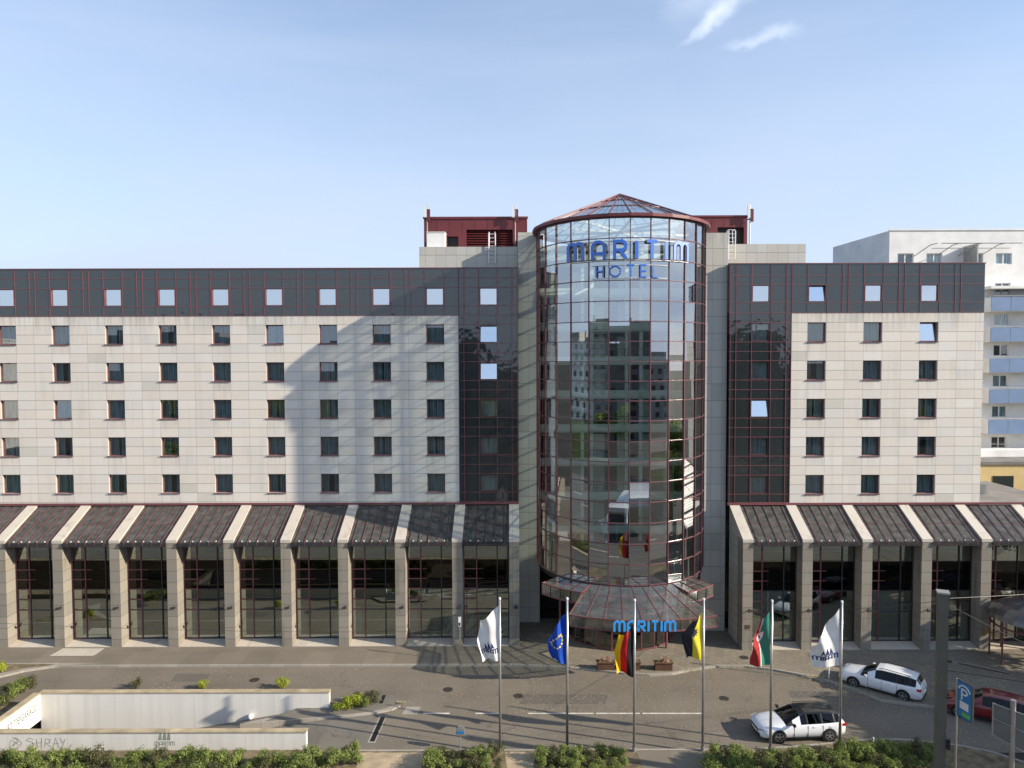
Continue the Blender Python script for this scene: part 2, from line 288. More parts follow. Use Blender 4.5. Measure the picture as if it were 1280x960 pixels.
# ------------------------------------------------------------------ mesh builder
class MB:
    def __init__(s): s.v = []; s.f = []; s.mi = []
    def quad(s, pts, mi=0):
        n = len(s.v); s.v += [tuple(p) for p in pts]; s.f.append(tuple(range(n, n+len(pts)))); s.mi.append(mi)
    def box(s, x0, x1, y0, y1, z0, z1, mi=0):
        n = len(s.v)
        s.v += [(x0,y0,z0),(x1,y0,z0),(x1,y1,z0),(x0,y1,z0),(x0,y0,z1),(x1,y0,z1),(x1,y1,z1),(x0,y1,z1)]
        for f in ((0,3,2,1),(4,5,6,7),(0,1,5,4),(1,2,6,5),(2,3,7,6),(3,0,4,7)):
            s.f.append(tuple(n+i for i in f)); s.mi.append(mi)
    def prism(s, poly, z0, z1, mi=0, top=True):
        """vertical prism over a plan polygon (counter-clockwise); z0,z1 numbers"""
        k = len(poly); n = len(s.v)
        s.v += [(p[0], p[1], z0) for p in poly]+[(p[0], p[1], z1) for p in poly]
        for i in range(k):
            j = (i+1) % k; s.f.append((n+i, n+j, n+k+j, n+k+i)); s.mi.append(mi)
        s.f.append(tuple(n+k+i for i in range(k))); s.mi.append(mi)
        s.f.append(tuple(n+k-1-i for i in range(k))); s.mi.append(mi)
    def bar(s, a, b, wd, ht=None, up=(0,0,1), mi=0):
        a = Vector(a); b = Vector(b); ht = ht or wd
        d = (b-a).normalized(); u = Vector(up)
        if abs(d.dot(u)) > 0.99: u = Vector((0,1,0))
        x = d.cross(u).normalized(); y = x.cross(d).normalized()
        n = len(s.v)
        for p in (a, b):
            for sx, sy in ((-1,-1),(1,-1),(1,1),(-1,1)):
                s.v.append(tuple(p+x*(sx*wd/2)+y*(sy*ht/2)))
        for f in ((0,1,2,3),(7,6,5,4),(0,4,5,1),(1,5,6,2),(2,6,7,3),(3,7,4,0)):
            s.f.append(tuple(n+i for i in f)); s.mi.append(mi)
    def tube(s, pts, rad, seg=8, mi=0, cap=True):
        pts = [Vector(p) for p in pts]; rr = rad if isinstance(rad, (list, tuple)) else [rad]*len(pts)
        n0 = len(s.v)
        for i, p in enumerate(pts):
            d = (pts[min(i+1, len(pts)-1)]-pts[max(i-1, 0)]).normalized()
            u = Vector((0,0,1)) if abs(d.z) < 0.95 else Vector((0,1,0))
            x = d.cross(u).normalized(); y = x.cross(d)
            for k in range(seg):
                a = 2*math.pi*k/seg; s.v.append(tuple(p+(x*math.cos(a)+y*math.sin(a))*rr[i]))
        for i in range(len(pts)-1):
            for k in range(seg):
                a = n0+i*seg+k; b = n0+i*seg+(k+1) % seg
                s.f.append((a, b, b+seg, a+seg)); s.mi.append(mi)
        if cap:
            s.f.append(tuple(n0+k for k in reversed(range(seg)))); s.mi.append(mi)
            e = n0+(len(pts)-1)*seg; s.f.append(tuple(e+k for k in range(seg))); s.mi.append(mi)
    def build(s, name, mats, parent=None, smooth=False, fix=True):
        me = bpy.data.meshes.new(name); me.from_pydata(s.v, [], s.f)
        mats = mats if isinstance(mats, (list, tuple)) else [mats]
        for k in mats: me.materials.append(M[k] if isinstance(k, str) else k)
        me.polygons.foreach_set('material_index', s.mi)
        if smooth: me.polygons.foreach_set('use_smooth', [True]*len(me.polygons))
        if fix:
            bm = bmesh.new(); bm.from_mesh(me); bmesh.ops.recalc_face_normals(bm, faces=bm.faces); bm.to_mesh(me); bm.free()
        me.update(); o = bpy.data.objects.new(name, me); col.objects.link(o)
        if parent: o.parent = parent
        return o
def tag(o, label=None, cat=None, group=None, kind=None):
    if label: o['label'] = label
    if cat: o['category'] = cat
    if group: o['group'] = group
    if kind: o['kind'] = kind
    return o
def empty(name, loc=(0,0,0), rz=0):
    o = bpy.data.objects.new(name, None); col.objects.link(o); o.location = loc; o.rotation_euler = (0, 0, rz); o.empty_display_size = 0.3; return o
def copy_tree(o, parent=None):
    c = o.copy(); col.objects.link(c); c.parent = parent
    for ch in list(o.children): copy_tree(ch, c)
    return c
def struct(name, mb, mats): return tag(mb.build(name, mats), kind='structure')

# ------------------------------------------------------------------ hotel: grids
YL, YR = 52.3, 51.1            # wing facades
CL, CR = 48.8, 48.0            # colonnade fronts
ST = 2.757
xL0 = xx(642.8, 700, CL); PL = (xx(642.8, 700, CL)-xx(71.8, 700, CL))/8
colsL = [xL0-PL*k for k in range(0, 13)]
xR0 = xx(935, 705, CR); PR = (xx(1233.1, 705, CR)-xR0)/4
colsR = [xR0+PR*k for k in range(0, 7)]
PWL = (xx(543.9, 418, YL)-xx(75.6, 418, YL))/7
wL = [xx(543.9, 418, YL)+PWL*(1-k) for k in range(0, 12)]
wR0 = xx(950.2, 470, YR); PWR = (xx(1160.9, 367, YR)-xx(950.2, 367, YR))/3
wR = [wR0+PWR*k for k in range(4)]
XLend = xx(648, 480, YL); XLs = xx(574.2, 500, YL)            # left wing right end / stone end
XR0 = xx(910.5, 480, YR); XR1 = xx(1228, 480, YR); XRs = xx(988, 500, YR)
XLfar = colsL[-1]-0.5
tL = [zz(150, y, YL) for y in (336.6, 348.5, 360.5, 383.5, 395.2)]
tR = [zz(1080, y, YR) for y in (329.6, 344, 355.3, 377.8, 390.6)]
rowsL = [zz(150, 406.8+46.62*k, YL) for k in range(5)]         # tops of window openings
rowsR = [zz(1080, 402.9+47.65*k, YR) for k in range(5)]
WW, WH = 1.33, 1.39
zbL = zz(150, 629.8, YL); zbR = zz(1080, 629.0, YR)
M['stoneL'] = stone('stone_left', (0.64, 0.61, 0.56), wL[0]-WW/2, PWL/3, rowsL[0], ST/4, ztop=tL[4])
M['stoneR'] = stone('stone_right', (0.65, 0.62, 0.565), wR0-WW/2, PWR/3, rowsR[0], ST/4, ztop=tR[4])
M['stoneT'] = stone('stone_tower', (0.46, 0.455, 0.42), 0.45, 0.78, 0, 1.22, 0.5)
M['stoneS'] = stone('stone_side', (0.52, 0.50, 0.45), 52.0, 1.3, 0, ST/4, 0.4, 'Y')
M['stoneC'] = stone('stone_column', (0.245, 0.226, 0.190), 0, 50.0, -0.12, 0.80, 1.6, 'X', 0.02, 0.14)
M['stoneP'] = stone('stone_plinth', (0.48, 0.44, 0.37), 0.1, 1.33, -50, 100.0, 0.6, 'X', 0.012, 0.08)
M['stoneB'] = stone('stone_rib', (0.50, 0.46, 0.40), 0, 50.0, 0, 100, 0.9, 'X', 0.015, 0.06)

hotel = tag(empty('hotel', (7.9, 51, 0)), 'large hotel with pale stone wings, dark cladding band and a round glass entrance tower', 'hotel')
def hpart(mb, name, mats, parent=hotel, **k):
    o = mb.build(name, mats, **k)
    o.parent = parent; o.matrix_parent_inverse = parent.matrix_world.inverted() if False else Matrix.Translation(-Vector(parent_loc(parent)))
    return o
def parent_loc(p):
    l = Vector((0,0,0))
    while p is not None:
        l += p.location if p.matrix_parent_inverse == Matrix.Identity(4) else Vector((0,0,0)); 
        if p.matrix_parent_inverse != Matrix.Identity(4): return l
        p = p.parent
    return l
def under(o, p):
    """parent while keeping world coordinates (no rotations involved for hotel parts)"""
    bpy.context.view_layer.update()
    o.parent = p; o.matrix_parent_inverse = p.matrix_world.inverted()
bpy.context.view_layer.update()
def hp(mb, name, mats, parent=None, smooth=False):
    o = mb.build(name, mats, smooth=smooth)
    p = parent or hotel
    o.parent = p
    o.location = -(hotel.location if p is hotel else Vector((0,0,0)))
    return o
# parts sit at world coordinates: direct children get location -hotel.location, sub-parts location 0

def wall_holes(mb, x0, x1, z0, z1, holes, Y, dep, mi=0):
    xs = sorted({x0, x1, *[h[0] for h in holes], *[h[1] for h in holes]}); xs = [x for x in xs if x0-1e-6 <= x <= x1+1e-6]
    zs = sorted({z0, z1, *[h[2] for h in holes], *[h[3] for h in holes]}); zs = [z for z in zs if z0-1e-6 <= z <= z1+1e-6]
    for i in range(len(xs)-1):
        for j in range(len(zs)-1):
            cx = (xs[i]+xs[i+1])/2; cz = (zs[j]+zs[j+1])/2
            if any(h[0] < cx < h[1] and h[2] < cz < h[3] for h in holes): continue
            mb.quad([(xs[i],Y,zs[j]),(xs[i+1],Y,zs[j]),(xs[i+1],Y,zs[j+1]),(xs[i],Y,zs[j+1])], mi)
    for a, b, c, d in holes:
        mb.quad([(a,Y,c),(a,Y,d),(a,Y+dep,d),(a,Y+dep,c)], mi); mb.quad([(b,Y,d),(b,Y,c),(b,Y+dep,c),(b,Y+dep,d)], mi)
        mb.quad([(a,Y,d),(b,Y,d),(b,Y+dep,d),(a,Y+dep,d)], mi); mb.quad([(b,Y,c),(a,Y,c),(a,Y+dep,c),(b,Y+dep,c)], mi)

# stone walls with real openings
mb = MB(); holes = [(x-WW/2, x+WW/2, t-WH, t) for x in wL[1:] for t in rowsL]
wall_holes(mb, XLfar, XLs, zbL, tL[4], holes, YL, 0.30)
mb.box(XLfar+0.01, XLs-0.01, YL+0.9, 66, 0.1, tL[4]-0.02)
hp(mb, 'stone_wall', 'stoneL')
mb = MB(); holes = [(x-WW/2, x+WW/2, t-WH, t) for x in wR[1:] for t in rowsR]
wall_holes(mb, XRs, XR1, zbR, tR[4], holes, YR, 0.30)
mb.quad([(XR1, YR, 0.1), (XR1, 64, 0.1), (XR1, 64, tR[4]), (XR1, YR, tR[4])])
mb.box(XRs, XR1-0.02, YR+0.9, 63.9, 0.1, tR[4]-0.02)
hp(mb, 'stone_wall', 'stoneR')

# dark cladding (top band and vertical strip) with window openings, red grid of mullions proud of it
TW, TH_ = 1.24, 1.22
def band(X0, X1, Xs0, Xs1, tops, rows, wcs, Y, zb, strip_x, side, vb):
    b_ = MB(); hl = []
    zt0 = tops[2]-0.07
    for x in wcs: hl.append((x-TW/2, x+TW/2, tops[3]+0.07, tops[2]-0.07))
    wall_holes(b_, X0, X1, tops[4], tops[0], hl, Y, 0.12)
    hs = [(strip_x-TW/2, strip_x+TW/2, t-WH+0.08, t-0.08) for t in rows]
    wall_holes(b_, Xs0, Xs1, zb, tops[4], hs, Y, 0.12)
    b_.box(Xs0+0.01, Xs1-0.01, Y+0.9, 64, 0.1, tops[4]-0.02)
    b_.box(X0+0.01, X1-0.01, Y+0.9, 64, tops[4]-0.015, tops[0]-0.3)
    for xe in (X0, X1): b_.quad([(xe, Y, tops[4]), (xe, 64, tops[4]), (xe, 64, tops[0]), (xe, Y, tops[0])])
    b = hp(b_, 'cladding', 'clad')
    g = MB(); wv = 0.04; yy = Y-0.028
    def V(x, z0, z1, w=wv): g.box(x-w/2, x+w/2, yy-0.012, Y+0.02, z0, z1)
    def Hh(z, x0, x1, w=wv): g.box(x0, x1, yy, Y+0.015, z-w/2, z+w/2)
    for z in tops[1:]: Hh(z, X0, X1)
    g.box(X0-0.05, X1+0.05, Y-0.07, Y+0.25, tops[0], tops[0]+0.06)
    pitch = abs(wcs[1]-wcs[0])
    for x in wcs:
        for dx in (-0.70, 0.70, pitch/2-0.21, pitch/2+0.21):
            if X0 < x+dx < X1: V(x+dx, tops[4], tops[0])
        for sx in (-1, 1):   # window casings
            g.box(x+sx*TW/2-0.03, x+sx*TW/2+0.022, yy-0.02, Y+0.10, tops[3]+0.07, tops[2]-0.07)
    x = min(wcs)-pitch/2-0.21
    if x > X0: V(x, tops[4], tops[0])
    for x in vb: V(x, zb, tops[0])
    for t in rows:
        Hh(t+0.0, Xs0, Xs1); Hh(t-WH, Xs0, Xs1); Hh(t-WH-0.69, Xs0, Xs1)
    g.box(Xs0, Xs1, yy, Y+0.02, zb, zb+0.09)
    go = g.build('mullion_grid', 'red', parent=b)
    return b
vL = [xx(p, 500, YL) for p in (573.9, 580.3, 598.9, 621.4, 640, 646.9)]
vR = [xx(p, 500, YR) for p in (912.0, 919, 938.4, 962.5, 981.6, 988.0)]
band(XLfar, XLend, XLs, XLend, tL, rowsL, wL, YL, zbL, wL[0], 'L', vL)
band(XR0, XR1, XR0, XRs, tR, rowsR, wR, YR, zbR, wR[0], 'R', vR)

# windows: frame mesh with glass, curtain and sill as its children
def curtain_mesh(w, h, gap, seed):
    rr = random.Random(seed); mb = MB(); n = 34
    for side in (0, 1):
        a, b = (-w/2, -gap/2) if side == 0 else (gap/2, w/2)
        prev = None
        for i in range(n+1):
            x = a+(b-a)*i/n; y = 0.05*math.sin(i*1.7+rr.random())+0.02*rr.random()
            if prev: mb.quad([(prev[0], prev[1], -h/2), (x, y, -h/2), (x, y, h/2), (prev[0], prev[1], h/2)])
            prev = (x, y)
    return mb
def make_window(w, h, gmat, cur, tilt, gap, seed, sill=True):
    f = MB(); t = 0.06 if sill else 0.028
    f.box(-w/2, -w/2+t, -0.03, 0.05, -h/2, h/2); f.box(w/2-t, w/2, -0.03, 0.05, -h/2, h/2)
    f.box(-w/2+t, w/2-t, -0.03, 0.05, -h/2, -h/2+t); f.box(-w/2+t, w/2-t, -0.03, 0.05, h/2-t, h/2)
    fo = f.build('window', 'red')
    g = MB(); gw = w/2-t-0.002; gh = h-2*t-0.004
    g.box(-gw, gw, -0.006, 0.006, 0, gh) if tilt else g.quad([(-gw, 0, 0), (gw, 0, 0), (gw, 0, gh), (-gw, 0, gh)])
    go = g.build('glass', gmat, parent=fo, fix=False); go.location = (0, 0.01, -gh/2)
    if tilt: go.rotation_euler = (R(-tilt), 0, 0)
    c = curtain_mesh(w-0.02, h-0.02, gap, seed).build('curtain', cur, parent=fo, fix=False); c.location = (0, 0.26 if not tilt else 0.34, 0)
    b = MB(); b.quad([(-w/2-0.1, 0, -h/2-0.1), (w/2+0.1, 0, -h/2-0.1), (w/2+0.1, 0, h/2+0.1), (-w/2-0.1, 0, h/2+0.1)])
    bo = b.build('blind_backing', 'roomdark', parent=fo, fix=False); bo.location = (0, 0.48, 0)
    if sill:
        s = MB(); s.box(-w/2-0.06, w/2+0.02, -0.28, -0.03, -h/2-0.055, -h/2-0.004); s.build('sill', 'red', parent=fo)
    return fo
protos = {}
def place_window(kind, seed, x, y, z, **kw):
    key = (kind, seed)
    if key not in protos:
        o = make_window(seed=seed, **kw); protos[key] = o
    else: o = copy_tree(protos[key])
    o.parent = hotel; o.location = Vector((x, y, z))-hotel.location
    o.rotation_euler = (R(rnd.uniform(-0.35, 0.35)), 0, R(rnd.uniform(-0.4, 0.4)))
    return o
gaps = [0.0, 0.12, 0.05, 0.42, 0.0, 0.22]
for i, x in enumerate(wL[1:]):
    for j, t in enumerate(rowsL):
        s = rnd.randrange(6)
        tl = 3.5 if (i, j) in ((7, 2), (9, 2), (9, 3), (3, 0), (5, 3)) else 0
        place_window('s%g' % tl, s if not tl else 0, x, YL+0.21, t-WH/2, w=WW, h=WH, gmat='gwin', cur='curtain', tilt=tl, gap=gaps[s] if not tl else 0.25)
for i, x in enumerate(wR[1:]):
    for j, t in enumerate(rowsR):
        s = rnd.randrange(6); tl = 7 if (i == 2 and j == 0) else 0
        if tl: place_window('st', 9, x, YR+0.21, t-WH/2, w=WW, h=WH, gmat='gtop', cur='curtain', tilt=tl, gap=0.0)
        else: place_window('s', s, x, YR+0.21, t-WH/2, w=WW, h=WH, gmat='gwin', cur='curtain', tilt=0, gap=gaps[s])
hh = tL[2]-tL[3]-0.14
for x in wL: place_window('t', rnd.randrange(3), x, YL+0.07, (tL[2]+tL[3])/2, w=TW, h=hh, gmat='gtop', cur='curtainw', tilt=0, gap=0, sill=False)
hh2 = tR[2]-tR[3]-0.14
for i, x in enumerate(wR):
    if i == 1: place_window('tt', 1, x, YR+0.07, (tR[2]+tR[3])/2, w=TW, h=hh2, gmat='gtop', cur='curtainw', tilt=8, gap=0, sill=False)
    else: place_window('tr', rnd.randrange(3), x, YR+0.07, (tR[2]+tR[3])/2, w=TW, h=hh2, gmat='gtop', cur='curtainw', tilt=0, gap=0, sill=False)
for j in range(5):
    tl = 8 if j in (0, 1) else 0
    place_window('d%d' % tl, j if not tl else 0, wL[0], YL+0.07, rowsL[j]-WH/2, w=TW, h=WH-0.16, gmat='gtop' if tl else 'gwin', cur='curtainw' if not tl else 'curtain', tilt=tl, gap=0, sill=False)
    tl = 9 if j == 2 else 0
    place_window('e%d' % tl, j if not tl else 0, wR[0], YR+0.07, rowsR[j]-WH/2, w=TW, h=WH-0.16, gmat='gtop' if tl else 'gwin', cur='curtainw' if not tl else 'curtain', tilt=tl, gap=0, sill=False)

# wing roofs and the bodies behind
mb = MB(); mb.box(XLfar+0.3, XLend-0.3, YL+0.35, 65.9, tL[0]-0.45, tL[0]-0.25); mb.box(XR0+0.3, XR1-0.3, YR+0.35, 63.8, tR[0]-0.45, tR[0]-0.25)
hp(mb, 'flat_roof', 'flatroof')
mb = MB(); mb.box(XR0, XR1, 63.95, 64.1, 0.1, tR[0]); mb.box(XLfar, XLend, 66.0, 66.1, 0.1, tL[0]); hp(mb, 'rear_wall', 'stoneS')

# ------------------------------------------------------------------ colonnade
def colonnade(cols, CY, WY, zb, glassY, side):
    zct = zz(300 if side == 'L' else 1080, 675.5 if side == 'L' else 674.5, CY)
    cw = 0.70
    for i, x in enumerate(cols):
        c = MB(); c.box(x-cw/2, x+cw/2, CY, glassY+0.05, -0.02, zct-0.03)
        co = hp(c, 'column', 'stoneC')
        r_ = MB(); x0, x1 = x-cw/2-0.01, x+cw/2+0.01; y0 = CY-0.03; y1 = WY-0.06
        n = len(r_.v); dz = 0.34
        a = (zb-0.14-zct)/(y1-y0)
        P8 = [(x0,y0,zct-dz+0.16),(x1,y0,zct-dz+0.16),(x1,y1,zb-0.14-dz),(x0,y1,zb-0.14-dz),(x0,y0,zct+0.03),(x1,y0,zct+0.03),(x1,y1,zb-0.10),(x0,y1,zb-0.10)]
        r_.v += P8
        for f in ((0,3,2,1),(4,5,6,7),(0,1,5,4),(1,2,6,5),(2,3,7,6),(3,0,4,7)): r_.f.append(f); r_.mi.append(0)
        r_.build('rib', 'stoneB', parent=co)
    for i in range(len(cols)-1):
        xa, xb = sorted((cols[i], cols[i+1])); xa += cw/2+0.012; xb -= cw/2+0.012
        y0 = CY+0.02; y1 = WY-0.02; z0 = zct-0.12; z1 = zb-0.20
        s = MB(); 
        s.v += [(xa,y0,z0),(xb,y0,z0),(xb,y1,z1),(xa,y1,z1),(xa,y0,z0-0.1),(xb,y0,z0-0.1),(xb,y1,z1-0.1),(xa,y1,z1-0.1)]
        for f in ((0,1,2,3),(7,6,5,4),(0,4,5,1),(1,5,6,2),(2,6,7,3),(3,7,4,0)): s.f.append(f); s.mi.append(0)
        so_ = hp(s, 'glass_roof', 'roofglaz')
        b = MB()
        for k in range(5):
            x = xa+(xb-xa)*(k+0.5)/5
            b.bar((x, y0-0.06, z0+0.035), (x, y1, z1+0.035), 0.026, 0.04)
            b.box(x-0.02, x+0.02, y0-0.11, y0-0.06, z0-0.24, z0+0.02)
        ym = y0+(y1-y0)*0.48; zm = z0+(z1-z0)*0.48
        b.bar((xa, ym, zm+0.01), (xb, ym, zm+0.01), 0.03, 0.02)
        b.build('glazing_bars', 'red', parent=so_)
        g = MB(); g.box(xa, xb, y0-0.10, y0-0.001, z0-0.20, z0-0.06); g.box(xa, xb, y0-0.13, y0-0.08, z0-0.30, z0-0.22); g.build('gutter', 'dgrey', parent=so_)
        d = MB()
        for k in range(5):
            x = xa+(xb-xa)*(k+1)/6+0.02; d.box(x-0.035, x+0.035, y0+0.0, y0+0.07, z0+0.0, z0+0.075)
        d.build('snow_clip', 'wmetal', parent=so_)
        # glazed bay
        zt = z0-0.30; zp = 0.30; Y = glassY; W = xb-xa
        fz = [zp, zp+2.05+0.0, zp+2.05+0.75, zp+2.05+1.5, zp+2.05+2.2, zp+2.05+2.9, zp+2.05+3.6, zt]
        f = MB(); t = 0.075
        xv = [xa+0.03, xa+W*0.29, xa+W*0.74, xb-0.03]
        for k, x in enumerate(xv[:3]):
            f.box(x-t/2, x+t/2, Y-0.06, Y+0.04, zp, zt, 0 if k < 2 else 1)
        f.box(xv[3]-t/2, xv[3]+t/2, Y-0.06, Y+0.04, zp, zt, 1)
        for k, z in enumerate(fz):
            z = min(z, zt-0.04)
            f.box(xa, xv[1], Y-0.055, Y+0.035, z-t/2+0.04, z+t/2+0.04, 0)
            if k in (0, 1, 3, 7): f.box(xv[1]+t/2, xb, Y-0.05, Y+0.03, z-0.03+0.04, z+0.03+0.04, 1)
            elif k in (4, 5): f.box(xv[1], xv[1]+0.45, Y-0.05, Y+0.03, z-0.02+0.04, z+0.02+0.04, 0)
        if True:
            for (a_, b_, c_, d_) in ((xv[2], xb, fz[1], fz[3]), ):
                f.box(a_, b_, Y-0.045, Y+0.03, (c_+d_)/2-0.03, (c_+d_)/2+0.03, 1)
        fo = hp(f, 'glazed_bay', ['red', 'dgrey'])
        gl = MB()
        zcuts = [(zp, fz[3], 0), (fz[3], fz[6], 1), (fz[6], zt, 0)]
        rr = random.Random(i*7+(0 if side == 'L' else 100))
        for (za, zc, k) in zcuts:
            for xi in range(3):
                ta = R(rr.uniform(-0.3, 0.3)); tb = rr.uniform(-0.003, 0.003)
                p = [(xv[xi], Y+tb, za), (xv[xi+1], Y-tb, za), (xv[xi+1], Y-tb+ta*(zc-za)*0.5, zc), (xv[xi], Y+tb+ta*(zc-za)*0.5, zc)]
                gl.quad(p, k)
        gl.build('pane', ['gshop', 'gdark'], parent=fo, fix=False)
        # curtains gathered at the sides, dark room behind
        cu = MB()
        for (a_, b_) in ((xa+0.1, xa+W*0.2), (xb-W*0.18, xb-0.08)):
            if rr.random() < 0.25: continue
            prev = None
            for q in range(13):
                x = a_+(b_-a_)*q/12; y = Y+0.28+0.05*math.sin(q*2.2)
                if prev: cu.quad([(prev[0], prev[1], zp+0.05), (x, y, zp+0.05), (x, y, fz[1]+0.1), (prev[0], prev[1], fz[1]+0.1)])
                prev = (x, y)
        if cu.f: cu.build('curtain', 'curtainw', parent=fo, fix=False)
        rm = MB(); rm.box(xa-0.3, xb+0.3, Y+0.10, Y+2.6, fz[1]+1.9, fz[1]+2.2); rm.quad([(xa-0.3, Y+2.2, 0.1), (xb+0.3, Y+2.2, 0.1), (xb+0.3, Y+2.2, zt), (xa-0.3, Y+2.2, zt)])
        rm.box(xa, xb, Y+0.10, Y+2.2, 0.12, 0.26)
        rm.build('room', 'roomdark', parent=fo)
        p = MB(); 
        p.v += [(xa,CY+0.02,-0.02),(xb,CY+0.02,-0.02),(xb,Y+0.1,-0.02),(xa,Y+0.1,-0.02),(xa,CY+0.02,0.15),(xb,CY+0.02,0.15),(xb,Y-0.02,0.30),(xa,Y-0.02,0.30)]
        for ff in ((0,3,2,1),(4,5,6,7),(0,1,5,4),(1,2,6,5),(2,3,7,6),(3,0,4,7)): p.f.append(ff); p.mi.append(0)
        p.build('plinth', 'stoneP', parent=fo)
    return zct
zctL = colonnade(colsL, CL, YL, zbL, CL+1.05, 'L')
zctR = colonnade(colsR, CR, YR, zbR, CR+1.05, 'R')
fl = MB(); fl.box(XLfar, XLend, YL-0.09, YL-0.003, zbL-0.10, zbL+0.05); fl.box(XR0, colsR[-1]+0.4, YR-0.09, YR-0.003, zbR-0.10, zbR+0.05)
hp(fl, 'flashing', 'red')
# solid end walls of the colonnades beside the tower
mb = MB()
def endwall(x0, x1, CY, WY, zct, zb):
    n = len(mb.v)
    mb.v += [(x0,CY+0.01,0),(x1,CY+0.01,0),(x1,WY,0),(x0,WY,0),(x0,CY+0.01,zct-0.02),(x1,CY+0.01,zct-0.02),(x1,WY,zb-0.16),(x0,WY,zb-0.16)]
    for f in ((0,3,2,1),(4,5,6,7),(0,1,5,4),(1,2,6,5),(2,3,7,6),(3,0,4,7)): mb.f.append(tuple(n+i for i in f)); mb.mi.append(0)
endwall(xL0+0.05, xL0+0.345, CL, YL, zctL, zbL); endwall(xR0-0.345, xR0-0.05, CR, YR, zctR, zbR)
hp(mb, 'end_wall', 'stoneS')
# low rear block right of the right wing, with flat roof
mb = MB(); mb.box(XR1+0.02, colsR[-1]+0.4, YR+0.02, 66, 0.1, zbR-0.15)
hp(mb, 'low_extension', 'flatroof')
mb = MB()
mb.box(XR1+0.15, XR1+3.2, 55, 57.5, zbR-0.15, zbR+0.75); 
for k in range(6): mb.box(XR1+0.25, XR1+3.1, 54.93, 54.99, zbR-0.02+k*0.12, zbR+0.04+k*0.12)
v = mb.build('roof_vent', 'grey'); tag(v, 'flat grey louvred vent box on the low roof by the yellow building', 'vent')

# ------------------------------------------------------------------ tower
CX, CY_, RD = xx(774.0, 500, 51.7), 51.7, 5.96
PH0 = -math.degrees(math.atan2(CX, CY_))
def dr(phi, r=RD, z=0): return Vector((CX+r*math.sin(R(phi)), CY_-r*math.cos(R(phi)), z))
zt = [zz(776, y, CY_-RD) for y in (271.7, 297, 324, 350, 376, 401.7, 426.6, 452, 476.5, 501.4, 526.3, 552.4, 578, 603.3, 628.6, 654.7, 680.6, 706.3, 732.2)]
phis = [PH0+12.857*(k+0.5) for k in range(-8, 8)]
XTl, XTr = dr(phis[0]).x, dr(phis[-1]).x
YT = dr(phis[0]).y+0.02; YTr = dr(phis[-1]).y+0.02
zTl = zz(660, 293, YT)+0.15; zTr = zz(895, 291, YTr)
mb = MB()
mb.box(XLend+0.01, XTl, YT, 62, 0, zTl)
mb.box(XTr, XR0-0.01, YTr, 62, 0, zTr)
mb.box(XTl, XTr, 60, 66, 0, zt[0]); mb.box(XTl, XTr, 57.3, 59.99, zt[0]-0.4, zt[0]-0.005)
hp(mb, 'tower_wall', 'stoneT')
# stair blocks
ls = MB(); YS = 54.5
ls.box(xx(524, 320, YS), XLend, YS, 60, tL[0]-0.3, zz(560, 308.5, YS))
hp(ls, 'stair_block', 'stoneT'); ls = MB()
rs_x1 = xx(1007, 320, 53.6)
ls.box(XR0+0.0, rs_x1, 53.6, 60, tR[0]-0.3, zz(960, 305, 53.6))
hp(ls, 'stair_block', 'stoneT')
# atrium inside: gallery slabs with parapets, columns, rear wall
at_ = MB()
gy = 56.6
for k in range(1, 9):
    z = zz(776, 449+42.3*(k-1), gy)-0.2
    if z < 2: break
    at_.box(XTl+0.05, XTr-0.05, gy, gy+0.15, z-0.10, z+0.42, 0)
    at_.box(XTl+0.05, XTr-0.05, gy+0.16, 59.9, z-0.25, z, 0)
z = zz(776, 449-42.3, gy)-0.2
for kk in range(3):
    at_.box(XTl+0.05, XTr-0.05, gy, gy+0.15, z-0.10, z+0.42, 0); at_.box(XTl+0.05, XTr-0.05, gy+0.16, 59.9, z-0.25, z, 0); z += 2.72
drum = None
gal = hp(at_, 'atrium_gallery', 'slab')
ac = MB()
for x in (XTl+1.2, XTl+3.6, CX-1.4, CX+1.4, XTr-3.4, XTr-1.2): ac.box(x-0.13, x+0.13, gy+0.4, gy+0.7, 0.1, zt[0]-0.5)
ac.build('gallery_column', 'slab', parent=gal)
gr2 = MB()
for k in range(-2, 8):
    z = zz(776, 449+42.3*k, gy)-0.2
    if z < 5.6 or z > zt[0]-1: continue
    gr2.box(XTl+.1, XTr-.1, gy+.02, gy+.06, z+1.0, z+1.05)
    q = XTl+.3
    while q < XTr-.2: gr2.box(q, q+.03, gy+.02, gy+.05, z+.42, z+1.0); q += .55
gr2.build('gallery_railing', 'red', parent=gal)
gd = MB()
for k in range(-2, 8):
    z = zz(776, 449+42.3*k, gy)-0.2
    if z < 5.6 or z > zt[0]-1: continue
    for q in range(6):
        x = XTl+.9+q*1.95
        if (q*7+k*3) % 4: gd.box(x, x+.9, 59.4, 59.46, z+.01, z+2.05)
gd.build('gallery_door', 'slab', parent=gal)
ab = MB(); ab.quad([(XTl, 59.5, 0.1), (XTr, 59.5, 0.1), (XTr, 59.5, zt[0]-0.5), (XTl, 59.5, zt[0]-0.5)])
for xw in (XTl+0.02, XTr-0.02): ab.quad([(xw, YT, 0.1), (xw, 59.5, 0.1), (xw, 59.5, zt[0]-0.5), (xw, YT, zt[0]-0.5)])
ab.build('atrium_wall', 'interior', parent=gal)
lb = MB(); lb.prism([(dr(p, 5.9).x, dr(p, 5.9).y) for p in range(-100, 88, 12)]+[(XTr, 59), (XTl, 59)], 5.0, 5.35); lb.build('lobby_ceiling', 'interior', parent=gal)
